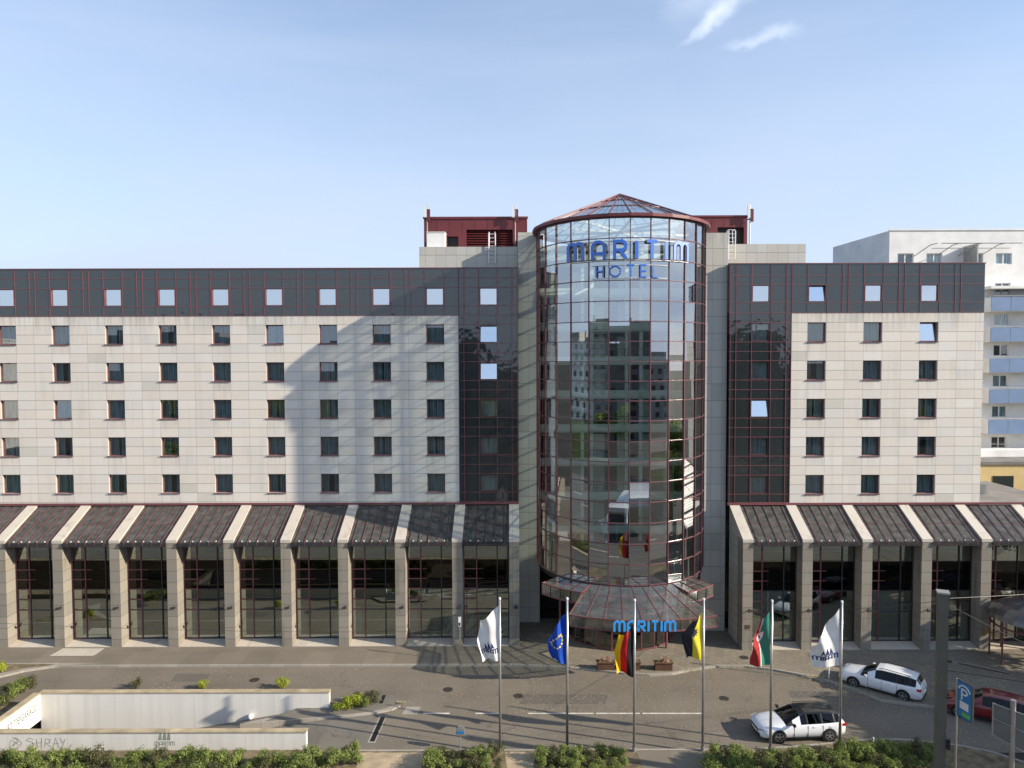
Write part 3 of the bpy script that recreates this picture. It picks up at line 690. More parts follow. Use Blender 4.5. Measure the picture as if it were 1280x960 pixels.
# drum frame
f = MB()
for p in phis:
    d = dr(p, RD+0.02); n = Vector((math.sin(R(p)), -math.cos(R(p)), 0)); 
    a = Vector((d.x, d.y, zt[-1])); b = Vector((d.x, d.y, zt[0]))
    f.bar(a, b, 0.055, 0.12, up=n)
for z in zt:
    for i in range(len(phis)-1):
        a = dr(phis[i], RD+0.015, z); b = dr(phis[i+1], RD+0.015, z)
        f.bar(a, b, 0.09, 0.05)
drum = hp(f, 'glass_drum', 'redd')
g = MB(); rr = random.Random(3)
for i in range(len(phis)-1):
    tn = rr.uniform(-0.35, 0.35)
    for j in range(len(zt)-1):
        a = dr(phis[i], RD); b = dr(phis[i+1], RD); z0, z1 = zt[j+1], zt[j]
        n = ((a+b)/2-Vector((CX, CY_, 0))).normalized()
        t1 = R(rr.gauss(0, 0.42))*(z1-z0); t2 = R(tn*0.5+rr.gauss(0, 0.45))*(b-a).length
        g.quad([(a.x-n.x*t2/2, a.y-n.y*t2/2, z0), (b.x+n.x*t2/2, b.y+n.y*t2/2, z0), (b.x+n.x*(t2/2+t1), b.y+n.y*(t2/2+t1), z1), (a.x+n.x*(t1-t2/2), a.y+n.y*(t1-t2/2), z1)])
g.build('drum_glazing', 'gdrum', parent=drum, fix=False)
# cone roof
ez0, ez1 = zt[0]+0.0, zz(776, 265.5, CY_-6.3); apex = Vector((CX, CY_, zz(775, 243.4, CY_)))
cf = MB(); RE = 6.32
pe = [PH0+12.857*(k+0.5) for k in range(28)]
for k in range(28):
    a0, a1 = pe[k], pe[(k+1) % 28]
    o0, o1 = dr(a0, RE), dr(a1, RE); i0, i1 = dr(a0, RD-0.1), dr(a1, RD-0.1)
    zl, zh = ez0+0.05, ez1
    cf.quad([(o0.x,o0.y,zl),(o1.x,o1.y,zl),(o1.x,o1.y,zh),(o0.x,o0.y,zh)])
    cf.quad([(i0.x,i0.y,zl),(i1.x,i1.y,zl),(o1.x,o1.y,zl),(o0.x,o0.y,zl)])
    cf.quad([(i0.x,i0.y,zh),(i1.x,i1.y,zh),(o1.x,o1.y,zh),(o0.x,o0.y,zh)])
    cf.quad([(i0.x,i0.y,zl),(i1.x,i1.y,zl),(i1.x,i1.y,zh),(i0.x,i0.y,zh)])
cone = hp(cf, 'cone_roof', 'redp')
cr_ = MB(); cg = MB()
for k in range(28):
    a0, a1 = pe[k], pe[(k+1) % 28]
    e0, e1 = dr(a0, RE-0.15, ez1), dr(a1, RE-0.15, ez1)
    cr_.bar(e0+Vector((0,0,0.06)), apex+Vector((0,0,0.06)), 0.05, 0.07)
    cg.quad([e0, e1, apex])
    for t in (0.38, 0.7):
        cr_.bar(e0.lerp(apex, t)+Vector((0,0,0.03)), e1.lerp(apex, t)+Vector((0,0,0.03)), 0.05, 0.05)
cr_.build('rafters', 'red', parent=cone); cg.build('cone_glazing', 'gcone', parent=cone, fix=False)
tb = MB()
for a in range(0, 180, 36): tb.bar(dr(a, 5.8, ez0+0.1), dr(a+180, 5.8, ez0+0.1), 0.10, 0.16)
tb.build('roof_truss', 'white', parent=cone)
# plant rooms
pr = MB(); YP = 57.0
px0, px1 = xx(530, 290, YP), xx(659, 290, YP); pz0 = zz(560, 308.5, YS)-0.3; pz1 = zz(590, 273.5, YP)
lx0, lx1 = xx(583, 300, YP), xx(641, 300, YP); lz0, lz1 = pz0+0.3, zz(600, 287, YP)
dx0, dx1 = xx(559, 300, YP), xx(573, 300, YP); dz1 = zz(566, 295.5, YP)
wall_holes(pr, px0, px1, pz0, pz1, [(lx0, lx1, lz0, lz1), (dx0, dx1, pz0, dz1)], YP, 0.35)
for xe in (px0, px1): pr.quad([(xe, YP, pz0), (xe, 62, pz0), (xe, 62, pz1), (xe, YP, pz1)])
pr.quad([(px0, YP, pz1), (px1, YP, pz1), (px1, 62, pz1), (px0, 62, pz1)])
pr.box(px0-0.06, px1+0.06, YP-0.08, YP+0.1, pz1, pz1+0.16)
for x in [px0+1.02*k for k in range(1, 9)]: pr.box(x-0.012, x+0.012, YP-0.012, YP-0.001, lz1+0.05 if lx0-0.1 < x < lx1+0.1 else dz1+0.05, pz1-0.01)
plant = hp(pr, 'plant_room', 'redp')
lv = MB()
n = 9
for k in range(n):
    z = lz0+(lz1-lz0)*(k+0.3)/n; lv.quad([(lx0, YP+0.10, z), (lx1, YP+0.10, z), (lx1, YP+0.30, z+0.16), (lx0, YP+0.30, z+0.16)])
lv.build('louvre', 'redp', parent=plant)
lv = MB(); lv.quad([(lx0, YP+0.36, lz0), (lx1, YP+0.36, lz0), (lx1, YP+0.36, lz1), (lx0, YP+0.36, lz1)]); lv.quad([(dx0, YP+0.3, pz0), (dx1, YP+0.3, pz0), (dx1, YP+0.3, dz1), (dx0, YP+0.3, dz1)]); lv.build('door', 'black', parent=plant)
pr = MB(); YQ = 56.5
qx0, qx1 = xx(860, 290, YQ), xx(934, 290, YQ); qz0 = zz(960, 305, 53.6)-0.3; qz1 = zz(905, 271.5, YQ)
ox0, ox1, oz1 = xx(897, 290, YQ), xx(930, 290, YQ), zz(910, 284, YQ)
wall_holes(pr, qx0, qx1, qz0, qz1, [(ox0, ox1, qz0+0.1, oz1)], YQ, 0.4)
for xe in (qx0, qx1): pr.quad([(xe, YQ, qz0), (xe, 61, qz0), (xe, 61, qz1), (xe, YQ, qz1)])
pr.quad([(qx0, YQ, qz1), (qx1, YQ, qz1), (qx1, 61, qz1), (qx0, 61, qz1)]); pr.box(qx0-0.05, qx1+0.06, YQ-0.08, YQ+0.1, qz1, qz1+0.14)
for x in [qx0+0.95*k for k in range(1, 5)]: pr.box(x-0.012, x+0.012, YQ-0.012, YQ-0.001, oz1+0.05, qz1-0.01)
plant2 = hp(pr, 'plant_room', 'redp')
lv = MB(); lv.quad([(ox0, YQ+0.4, qz0), (ox1, YQ+0.4, qz0), (ox1, YQ+0.4, oz1), (ox0, YQ+0.4, oz1)]); lv.build('opening', 'black', parent=plant2)

# ------------------------------------------------------------------ entrance canopy
def frame_quad(fr, gl, A, B, C, D, w=0.07):
    gl.quad([A, B, C, D])
cf = MB(); cg = MB()
zi, zu = zt[-1]-0.05, 5.2
def phi_px(px, r, z):
    best = min((abs(640+F*((dr(a/10, r, z)-CAM).dot(_r))/((dr(a/10, r, z)-CAM).dot(_f))-px), a/10) for a in range(-700, 600)); return best[1]
innp = [phi_px(p, 6.05, zi) for p in (737.8, 751, 763.6, 776.8, 790, 803, 815, 827.7, 840)]
pA, pB = innp[0], innp[-1]
up = [pA-6.0*k for k in range(4, 0, -1)]+[pA]+[pB+6.43*k for k in range(0, 4)]
for k in range(len(up)-1):
    a, b = up[k], up[k+1]
    if a == pA: continue
    i0, i1, o0, o1 = dr(a, 6.05, zi), dr(b, 6.05, zi), dr(a, 7.6, zu), dr(b, 7.6, zu)
    cg.quad([i0, o0, o1, i1]); dn = Vector((0, 0, -0.72)); cg.quad([o0, o0+dn, o1+dn, o1])
    cf.bar(i0, o0, 0.045, 0.06); cf.bar(i1, o1, 0.045, 0.06); cf.bar(o0, o1, 0.07, 0.07); cf.bar(o0+dn, o1+dn, 0.08, 0.08); cf.bar(o0, o0+dn, 0.045, 0.045); cf.bar(o1, o1+dn, 0.045, 0.045)
    im, om = i0.lerp(o0, 0.5), i1.lerp(o1, 0.5); cf.bar(im, om, 0.03, 0.03)
for a in (up[0], up[-1]):
    i0, o0 = dr(a, 6.05, zi), dr(a, 7.6, zu); cg.quad([i0, o0, o0+Vector((0, 0, -0.72)), i0+Vector((0, 0, -0.9))]); cf.bar(i0+Vector((0, 0, -0.9)), o0+Vector((0, 0, -0.72)), 0.06, 0.06)
zl = 4.6
outp = [gr(*p, zl) for p in ((711, 768.5), (732, 771.8), (755, 774), (779, 775.6), (803, 776), (828, 775.6), (852, 774.4), (874, 772.4), (896, 769.6))]
inn = [dr(a, 6.05, zi) for a in innp]
dn = Vector((0, 0, -0.66))
for k in range(len(outp)):
    cf.bar(inn[k], outp[k], 0.045, 0.06); cf.bar(outp[k], outp[k]+dn, 0.045, 0.045)
    if k:
        cg.quad([inn[k-1], outp[k-1], outp[k], inn[k]]); cg.quad([outp[k-1], outp[k-1]+dn, outp[k]+dn, outp[k]])
        cf.bar(outp[k-1], outp[k], 0.07, 0.07); cf.bar(outp[k-1]+dn, outp[k]+dn, 0.08, 0.08)
        for t in (0.33, 0.66): cf.bar(inn[k-1].lerp(outp[k-1], t), inn[k].lerp(outp[k], t), 0.03, 0.03)
for (a, b) in ((outp[0], dr(pA, 7.6, zu-0.72)), (outp[-1], dr(pB, 7.6, zu-0.72))):
    cf.bar(a+dn, b, 0.08, 0.08); cg.quad([a, a+dn, b, b+Vector((0,0,0.72))])
can = hp(cf, 'entrance_canopy', 'red'); cg.build('canopy_glazing', 'gcan', parent=can, fix=False)
for pq in ((743, 808), (833, 810), (757, 806), (862, 806), (700, 800)):
    q = gr(*pq, 0.12); c = MB(); c.tube([(q.x, q.y, 0.1), (q.x, q.y, 4.35)], 0.085, 10); c.build('post', 'red', parent=can)
# ground-floor lobby glazing under the drum
lf = MB(); lg = MB(); lr = 3.9
la = [a for a in range(-90, 91, 15)]
for k in range(len(la)-1):
    a, b = dr(la[k], lr), dr(la[k+1], lr)
    lg.quad([(a.x,a.y,0.14),(b.x,b.y,0.14),(b.x,b.y,5.0),(a.x,a.y,5.0)])
    lf.bar((a.x,a.y,0.13),(a.x,a.y,5.0),0.08)
    for z in (0.2, 2.6, 3.8, 4.95): lf.bar((a.x,a.y,z),(b.x,b.y,z),0.07)
lo = hp(lf, 'lobby_front', 'red'); lg.build('lobby_glazing', 'glob', parent=lo, fix=False)
lx = MB(); lx.box(XTl, XTr, 56, 56.1, 0.1, 5.0); lx.build('lobby_wall', 'interior', parent=lo)
lx = MB()
for a in (-75, -40, 0, 40, 75):
    p = dr(a, 3.2); lx.tube([(p.x, p.y, 0.1), (p.x, p.y, 5.0)], 0.22, 12)
lx.build('lobby_column', 'slab', parent=lo, smooth=True)

# ------------------------------------------------------------------ stroke lettering
def arc(cx, cy, r, a0, a1, n=10): return [(cx+r*math.cos(R(a0+(a1-a0)*i/n)), cy+r*math.sin(R(a0+(a1-a0)*i/n))) for i in range(n+1)]
GL = {
 'm': (1.0, [[(0, 0)]+arc(.25, .75, .25, 180, 0)+[(.5, 0)], arc(.75, .75, .25, 180, 0)+[(1, 0)]]),
 'A': (.70, [[(0, 0)]+arc(.35, .65, .35, 180, 0)+[(.7, 0)], [(0, .33), (.7, .33)]]),
 'R': (.66, [[(0, 0), (0, 1), (.38, 1)]+arc(.38, .75, .25, 90, -90)+[(0, .5)], [(.30, .5), (.66, 0)]]),
 'I': (.0, [[(0, 0), (0, 1)]]),
 'T': (.62, [[(.31, 0), (.31, 1)], [(0, 1), (.62, 1)]]),
 'H': (.62, [[(0, 0), (0, 1)], [(.62, 0), (.62, 1)], [(0, .5), (.62, .5)]]),
 'O': (.86, [arc(.43, .5, .47, 22.5, 382.5, 8)]),
 'E': (.52, [[(.52, 0), (0, 0), (0, 1), (.52, 1)], [(0, .5), (.46, .5)]]),
 'L': (.52, [[(0, 1), (0, 0), (.52, 0)]]),
}
def ribbon(mb, pts, wd, fn, u0, s, dep, off, mi=(0, 1)):
    """thick polyline -> extruded strip through mapping fn(u, v, w)"""
    n = len(pts); L_ = []; 
    for i in range(n):
        p = Vector(pts[i]); a = Vector(pts[max(i-1, 0)]); b = Vector(pts[min(i+1, n-1)])
        d1 = (p-a).normalized() if i else (b-p).normalized(); d2 = (b-p).normalized() if i < n-1 else d1
        if (Vector(pts[0])-Vector(pts[-1])).length < 1e-5 and i in (0, n-1): d1 = (Vector(pts[-1])-Vector(pts[-2])).normalized(); d2 = (Vector(pts[1])-Vector(pts[0])).normalized()
        t = (d1+d2).normalized(); nn = Vector((-t.y, t.x)); k = max(0.5, nn.dot(Vector((-d1.y, d1.x))))
        ext = Vector((0, 0))
        L_.append((p+nn*wd/2/k, p-nn*wd/2/k))
    for i in range(n-1):
        (a, b), (c, d) = L_[i], L_[i+1]
        f4 = [fn(u0+q.x*s, q.y*s, off) for q in (a, b, d, c)]; k4 = [fn(u0+q.x*s, q.y*s, off-dep) for q in (a, b, d, c)]
        mb.quad(f4, mi[0]); mb.quad(list(reversed(k4)), mi[1])
        for x in ((0, 3), (1, 2)): mb.quad([f4[x[0]], f4[x[1]], k4[x[1]], k4[x[0]]], mi[1])
        if i == 0: mb.quad([f4[0], f4[1], k4[1], k4[0]], mi[1])
        if i == n-2: mb.quad([f4[3], f4[2], k4[2], k4[3]], mi[1])
def word(name, text, size, wd, gap, fn, total, dep, parent, mats, mats_i=(0, 1), one=None):
    ws = [GL[c][0] for c in text]; nat = sum(ws)+gap*(len(text)-1); k = total/size/nat if total else 1
    # keep letter widths, stretch gaps
    if total: gap = (total/size-sum(ws))/(len(text)-1)
    u = -(sum(ws)+gap*(len(text)-1))*size/2
    for c, wi in zip(text, ws):
        b = one if one is not None else MB()
        for q, st in enumerate(GL[c][1]): ribbon(b, st, wd, fn, u, size, dep, 0.002*q, mats_i)
        if one is None: b.build('letter', mats, parent=parent, fix=False)
        u += (wi+gap)*size
def drum_map(phi0, r, z0):
    def fn(u, v, w):
        a = phi0+math.degrees(u/r); return dr(a, r+w, z0+v)
    return fn
zs0 = zz(787, 323.6, CY_-6.5); zs1 = zz(787, 299.5, CY_-6.5)
sg = tag(empty('sign', dr(-3, 6.5, zs0)), 'large blue MARITIM letters across the top of the glass tower', 'sign')
def loc(fn, o):
    def g(u, v, w): return Vector(fn(u, v, w))-o.location
    return g
word('m', 'mARITIm', (zs1-zs0)*0.93, 0.18, 0.4, loc(drum_map(-2.5, 6.26, zs0+0.05), sg), 8.45, 0.10, sg, ['blue', 'lside'])
for z in (zs0-0.02, zs1+0.02):
    rl = MB()
    for k in range(24): rl.bar(drum_map(-2.5, 6.12, z)(-4.3+k*0.36, 0, 0)-sg.location, drum_map(-2.5, 6.12, z)(-4.3+(k+1)*0.36, 0, 0)-sg.location, 0.04)
    rl.build('rail', 'wmetal', parent=sg)
zh0 = zz(787, 346.2, CY_-6.4); zh1 = zz(787, 330.6, CY_-6.4)
sg2 = tag(empty('sign', dr(3, 6.4, zh0)), 'thinner blue HOTEL letters below the big name on the glass tower', 'sign')
word('h', 'HOTEL', (zh1-zh0)*0.95, 0.125, 0.4, loc(drum_map(-3.6, 6.13, zh0+0.05), sg2), 4.10, 0.06, sg2, ['blue', 'lside'])
for z in (zh0-0.02, zh1+0.02):
    rl = MB()
    for k in range(14): rl.bar(drum_map(-3.6, 6.05, z)(-2.4+k*0.36, 0, 0)-sg2.location, drum_map(-3.6, 6.05, z)(-2.4+(k+1)*0.36, 0, 0)-sg2.location, 0.03)
    rl.build('rail', 'wmetal', parent=sg2)
# canopy sign
c0, c1 = gr(766, 776, 4.6), gr(846, 776, 4.6)
yb = min(p.y for p in outp)-0.12
c0 = at(768, 790, yb); c1 = at(844, 790, yb)
sg3 = tag(empty('sign', (c0+c1)/2), 'small bright blue MARITIM letters on the front edge of the entrance canopy', 'sign')
M['blue2'] = plain('bright_blue_letter', (0.03, 0.30, 0.75), 0.4, 0, 0.5, 0.03, 2)
word('m', 'mARITIm', 0.60, 0.22, 0.3, lambda u, v, w: Vector((u, -w, v+0.03)), (c1-c0).length, 0.08, sg3, ['blue2', 'lside'])

# ------------------------------------------------------------------ roof things
def antenna(px, ytop, ybot, Y, label):
    p = at(px, ybot, Y); q = at(px, ytop, Y)
    r_ = tag(empty('antenna', p), label, 'antenna', 'roof antennas'); h = q.z-p.z
    m_ = MB(); m_.tube([(0, 0, -1.6), (0, 0, h)], 0.045, 8); m_.build('mast', 'grey', parent=r_)
    for dx, dy, z0 in ((-0.14, -0.1, h*0.35), (0.15, -0.05, h*0.15)):
        b = MB(); b.box(dx-0.09, dx+0.09, dy-0.08, dy+0.05, z0, z0+h*0.62); b.build('panel', 'wmetal' if dx < 0 else 'redp', parent=r_)
    b = MB(); b.box(-0.22, 0.2, -0.05, 0.05, h*0.25, h*0.3); b.box(-0.2, 0.22, -0.05, 0.05, h*0.75, h*0.8); b.build('bracket', 'dgrey', parent=r_)
antenna(534, 257, 280, YP-0.25, 'antenna mast at the left corner of the left red rooftop house')
antenna(644, 257, 280, YP-0.25, 'antenna mast near the right end of the left red rooftop house')
antenna(937.5, 256, 281, YQ-0.2, 'antenna mast on the right red rooftop house')
def roof_rail(px, y0, y1, Y, name, label):
    p = at(px, y1, Y); h = zz(px, y0, Y)-p.z
    r_ = tag(empty('ladder', p), label, 'ladder', 'white roof ladders')
    m_ = MB()
    for x in (-0.25, 0.25):
        m_.tube([(x, 0, -1.2), (x, 0, h*0.9), (x*0.9, 0.15, h), (x*0.8, 0.6, h)], 0.04, 6); m_.tube([(x, 0.6, 0), (x*0.8, 0.6, h)], 0.03, 6)
    m_.build('rails', 'wmetal', parent=r_)
    n = MB()
    for k in range(8): n.bar((-0.25, 0, -1.1+k*0.3), (0.25, 0, -1.1+k*0.3), 0.03)
    n.build('rungs', 'wmetal', parent=r_)
roof_rail(615, 290, 309, YS-0.12, 'ladder', 'white steel roof ladder left of the glass tower')
roof_rail(915, 287, 304, 53.4, 'ladder', 'white steel roof ladder right of the glass tower')
b = MB(); p = at(533.5, 309, 55.5); q = at(556, 290.5, 55.5); b.box(p.x, q.x, 55.5, 56.6, p.z-0.1, q.z); b.box(p.x-0.03, q.x+0.03, 55.46, 56.64, q.z, q.z+0.05)
tag(b.build('roof_cabinet', 'white'), 'pale metal cabinet in front of the left red rooftop house', 'cabinet')
b = MB(); p = at(577, 308.5, 55.0)
for k in range(2): b.tube([(p.x+k*0.5, 55, p.z-0.1), (p.x+k*0.5, 55, p.z+0.22)], 0.16, 10)
# wall lamps on columns
lampz = zz(300, 760.5, CL-0.2)
lm = None
def wall_lamp(x, y, z, i, side, s):
    global lm
    if lm is None:
        lm = empty('wall_lamp')
        a = MB(); a.bar((0, 0, 0), (0.0, -0.22, 0.03), 0.05); a.box(-0.06, 0.06, 0.0, 0.02, -0.08, 0.08); a.build('arm', 'dgrey', parent=lm)
        h_ = MB(); h_.tube([(-0.16, -0.26, 0.02), (0.14, -0.26, 0.06)], [0.10, 0.075], 10); h_.build('lamp_head', 'dgrey', parent=lm, smooth=False)
        o = lm
    else: o = copy_tree(lm)
    o.location = (x, y, z)
    o['label'] = 'small spot lamp on the %s column %s' % (s, side); o['category'] = 'wall lamp'; o['group'] = 'spot lamps on the columns'
ords = ['first', 'second', 'third', 'fourth', 'fifth', 'sixth', 'seventh', 'eighth', 'ninth']
for i, x in enumerate(colsL[:9]): wall_lamp(x+0.12, CL, lampz, i, 'left of the tower, counted from the tower', ords[i])
zlr = zz(1000, 764, CR-0.2)
for i, x in enumerate(colsR[:5]): wall_lamp(x+0.1, CR, zlr, i, 'right of the tower, counted from the tower', ords[i])
b = MB(); p = at(935, 783.5, CR); b.box(p.x-0.17, p.x+0.13, CR-0.03, CR-0.003, p.z-0.13, p.z+0.13)
tag(b.build('plaque', 'brown'), 'small brown plaque on the first stone column right of the tower', 'plaque')
b = MB(); p = at(1232, 789, CR); b.box(p.x-0.12, p.x+0.12, CR-0.03, CR-0.003, p.z-0.3, p.z+0.3)
M['ochre'] = plain('ochre_panel', (0.30, 0.19, 0.05), 0.5, 0, 0.4, 0.2, 6)
tag(b.build('notice_board', 'ochre'), 'ochre notice board on the column beside the domed porch', 'notice board')

# ------------------------------------------------------------------ ground
# ramp hole
yF = gr(300, 865.5, 1.02).y-0.02; yN = gr(200, 912, 1.02).y
xE = gr(384, 912, 1.02).x; xFe = gr(411, 866, 1.02).x; xW = gr(51, 866, 1.02).x
xD = gr(471, 910, 0).x       # top of the ramp (drain)
ZR = -2.6
def sheet(name, z, rects, mat, kind='structure'):
    b = MB()
    for (a, c, d, e) in rects: b.quad([(a, d, z), (c, d, z), (c, e, z), (a, e, z)])
    o = b.build(name, mat, fix=False); o['kind'] = kind; return o
W_ = 1600
sheet('ground', -0.03, [(-W_, xW-0.2, -W_, W_), (xD+0.1, W_, -W_, W_), (xW-0.2, xD+0.1, yF+0.35, W_), (xW-0.2, xD+0.1, -W_, yN-0.3)], 'farground')
kY = gr(300, 834, 0).y       # kerb line of the hotel pavement
bY = gr(700, 938.5, 0).y     # kerb line of the planting bed
def poly(name, pts, z, mat, h=None, kind='structure'):
    b = MB(); a = sum(pts[i][0]*pts[(i+1) % len(pts)][1]-pts[(i+1) % len(pts)][0]*pts[i][1] for i in range(len(pts)))
    if a < 0: pts = list(reversed(pts))
    if h: b.prism(pts, z-h, z)
    else: b.quad([(p[0], p[1], z) for p in pts])
    o = b.build(name, mat, fix=False); o['kind'] = kind; return o
def g2(l): return [(gr(*p).x, gr(*p).y) for p in l]
b = MB()
for r4 in ((xD, 70, bY-0.3, kY+0.6), (-70, xD, yF+0.3, kY+0.6)):
    b.quad([(r4[0], r4[2], 0), (r4[1], r4[2], 0), (r4[1], r4[3], 0), (r4[0], r4[3], 0)])
b.quad([(xD, kY+0.6, 0), (70, kY+0.6, 0), (70, kY+3, 0), (xD, kY+3, 0)])
tag(b.build('road', 'asphalt', fix=False), kind='structure')
# hotel pavement with kerb (curved forecourt edge)
kl = [(-60, kY)]+[(gr(x, 834).x, kY) for x in (130, 300, 500, 640)]+g2([(700, 835.5), (740, 839), (780, 843.5), (812, 845.5), (840, 844), (868, 838.5), (895, 834.5), (930, 834.5), (965, 838.5), (1000, 845), (1035, 853), (1070, 865), (1100, 878), (1150, 884), (1215, 893), (1300, 908), (1420, 925)])
def offset(l, d):
    o = []
    for i, p in enumerate(l):
        a = Vector(l[max(i-1, 0)]); c = Vector(l[min(i+1, len(l)-1)]); t = (c-a).normalized(); o.append((p[0]-t.y*d, p[1]+t.x*d))
    return o
back = [(kl[-1][0]+3, 54), (-60, 54)]
kin = offset(kl, 0.18)
b = MB()
for i in range(len(kl)-1):
    a, c, d, e = kl[i], kl[i+1], kin[i+1], kin[i]
    b.quad([(a[0],a[1],0.12),(c[0],c[1],0.12),(d[0],d[1],0.12),(e[0],e[1],0.12)]); b.quad([(a[0],a[1],-0.02),(c[0],c[1],-0.02),(c[0],c[1],0.12),(a[0],a[1],0.12)])
tag(b.build('kerb', 'kerb', fix=False), kind='structure')
b = MB(); b.quad([(p[0], p[1], 0.116) for p in kin[:5]+[(kin[4][0], 54), (-60, 54)]])
tag(b.build('pavement', 'pave2', fix=False), kind='structure')
b = MB(); b.quad([(p[0], p[1], 0.116) for p in kin[4:]+[(kl[-1][0]+3, 54), (kin[4][0], 54)]])
tag(b.build('forecourt_pavement', 'pave', fix=False), kind='structure')
poly('paving_patch', g2([(62, 822), (117, 822), (131, 812.5), (79, 812.5)]), 0.121, 'stoneP')
# left planting island
poly('island', [(p[0], p[1]) for p in g2([(-60, 868), (-10, 850), (30, 840.5), (60, 836), (100, 832), (128, 831), (-60, 831)])], 0.125, 'kerb', 0.12)
poly('planting_bed', g2([(-60, 861), (-10, 846), (30, 838), (60, 834.5), (70, 832.5), (-60, 832.5)]), 0.14, 'soil')
# ramp island
isl = g2([(300, 907), (350, 903.5), (400, 899.5), (440, 896), (470, 892.5), (490, 888.5), (501, 883), (504, 877), (499, 871.5), (488, 868.5), (470, 868), (411, 868)])
isl = [(max(p[0], xW), min(p[1], yF+0.30)) for p in isl]
poly('traffic_island', isl, 0.10, 'kerb', 0.7)
isl2 = [(p[0]*0.985+0.015*sum(q[0] for q in isl)/len(isl), p[1]) for p in isl]
poly('island_surface', g2([(330, 904), (400, 898), (440, 894.3), (468, 890.8), (484, 887), (494, 881.8), (497, 877), (493, 873), (484, 870.5), (415, 870.2)]), 0.105, 'asphalt2')
# ramp: floor sloping down to the left
b = MB(); n = 10
for i in range(n):
    xa, xb = xD-(xD-xW+8)*i/n, xD-(xD-xW+8)*(i+1)/n
    za, zb_ = [max(ZR, -0.17*max(0, xD-x-4.5)) for x in (xa, xb)]
    b.quad([(xb, yN-0.25, zb_), (xa, yN-0.25, za), (xa, yF+0.3, za), (xb, yF+0.3, zb_)])
tag(b.build('ramp', 'asphalt2', fix=False), kind='structure')
def concrete(name, c):
    m, nt, bb = base_mat(name); setp(bb, 0.8, 0, 0.2); p = pos(nt)
    s1 = mrange(nt, noise_(nt, p, 1, 6, 0.6, (2.2, 2.2, 0.1)), 0.42, 0.75); s2 = mrange(nt, noise_(nt, p, 0.5, 5), 0.3, 0.7)
    s = N(nt, 'ShaderNodeSeparateXYZ'); nt.links.new(p, s.inputs[0])
    fr = math_(nt, 'FRACT', math_(nt, 'DIVIDE', s.outputs[0], 4.6)); jn = mrange(nt, math_(nt, 'MINIMUM', fr, math_(nt, 'SUBTRACT', 1.0, fr)), 0.0, 0.006, 0.4, 0)
    c1 = mixc(nt, s2, tuple(x*0.93 for x in c), c); c1 = mixc(nt, math_(nt, 'MULTIPLY', s1, 0.38), c1, tuple(x*0.62 for x in c)); c1 = mixc(nt, jn, c1, tuple(x*0.4 for x in c))
    nt.links.new(c1, bb.inputs['Base Color']); return m
M['rampwall'] = concrete('ramp_wall_paint', (0.66, 0.64, 0.59))
M['cap'] = plain('wall_coping', (0.38, 0.31, 0.20), 0.8, 0, 0.3, 0.30, 1.2)
def wall_thing(parts, label):
    r_ = tag(empty('ramp_wall', parts[0][2]), label, 'wall')
    for nme, mbx, _, mt in parts:
        o = mbx.build(nme, mt, parent=r_); o.location = -Vector(r_.location)
    return r_
b = MB(); b.box(xW, xFe, yF, yF+0.28, ZR, 1.0); c = MB(); c.box(xW-0.05, xFe+0.03, yF-0.04, yF+0.33, 1.003, 1.07)
wall_thing([('wall', b, (xW, yF, 0), 'rampwall'), ('coping', c, 0, 'cap')], 'long pale wall on the far side of the garage ramp, with the round lamp')
b = MB(); b.box(xW-6, xE, yN-0.28, yN, ZR, 1.0); c = MB(); c.box(xW-6, xE+0.03, yN-0.32, yN+0.04, 1.003, 1.07)
wall_thing([('wall', b, (xE, yN, 0), 'rampwall'), ('coping', c, 0, 'cap')], 'pale wall on the near side of the garage ramp, with graffiti and sail logo')
b = MB(); b.box(xW-0.3, xW-0.002, yN+0.002, yF, -0.55, 1.0); c = MB(); c.box(xW-0.34, xW+0.06, yN+0.05, yF-0.05, 1.003, 1.072)
portal = wall_thing([('lintel', b, (xW, (yF+yN)/2, 0), 'rampwall'), ('coping', c, 0, 'cap')], 'white lintel over the garage entrance, lettered EINFAHRT TIEFGARAGE')
b = MB(); b.box(xW-8, xW-0.31, yN+0.002, yF-0.002, 0.3, 0.35); o = b.build('tunnel_roof', 'farground', parent=portal); o.location = -Vector(portal.location)
b = MB(); b.quad([(xW-7.5, yN, ZR-1), (xW-7.5, yF, ZR-1), (xW-7.5, yF, 0.3), (xW-7.5, yN, 0.3)]); b.quad([(xW-7.5, yF+.1, ZR-1), (xW, yF+.1, ZR-1), (xW, yF+.1, 0.3), (xW-7.5, yF+.1, 0.3)]); o = b.build('tunnel_back', 'black', parent=portal); o.location = -Vector(portal.location)
# font text -> mesh
def text_data(s, size, align='CENTER'):
    c = bpy.data.curves.new('t', 'FONT'); c.body = s; c.size = size; c.align_x = align
    o = bpy.data.objects.new('t', c); col.objects.link(o); bpy.context.view_layer.update()
    me = bpy.data.meshes.new_from_object(o.evaluated_get(bpy.context.evaluated_depsgraph_get()))
    vs = [tuple(v.co) for v in me.vertices]; fs = [tuple(p.vertices) for p in me.polygons]
    bpy.data.objects.remove(o); bpy.data.curves.remove(c); bpy.data.meshes.remove(me)
    return vs, fs
def text_obj(name, s, size, fn, mat, parent=None, align='CENTER'):
    vs, fs = text_data(s, size, align); b = MB(); b.v = [tuple(fn(v[0], v[1])) for v in vs]; b.f = fs; b.mi = [0]*len(fs)
    return b.build(name, mat, parent=parent, fix=False)
M['spray'] = plain('spray_paint', (0.16, 0.16, 0.15), 0.7, 0, 0.2, 0.5, 9)
M['ink'] = plain('black_letter', (0.04, 0.04, 0.045), 0.6, 0, 0.3, 0)
ym = (yN+yF)/2
vs, fs = text_data('EINFAHRT TIEFGARAGE', 1.0); tw = max(v[0] for v in vs)-min(v[0] for v in vs)
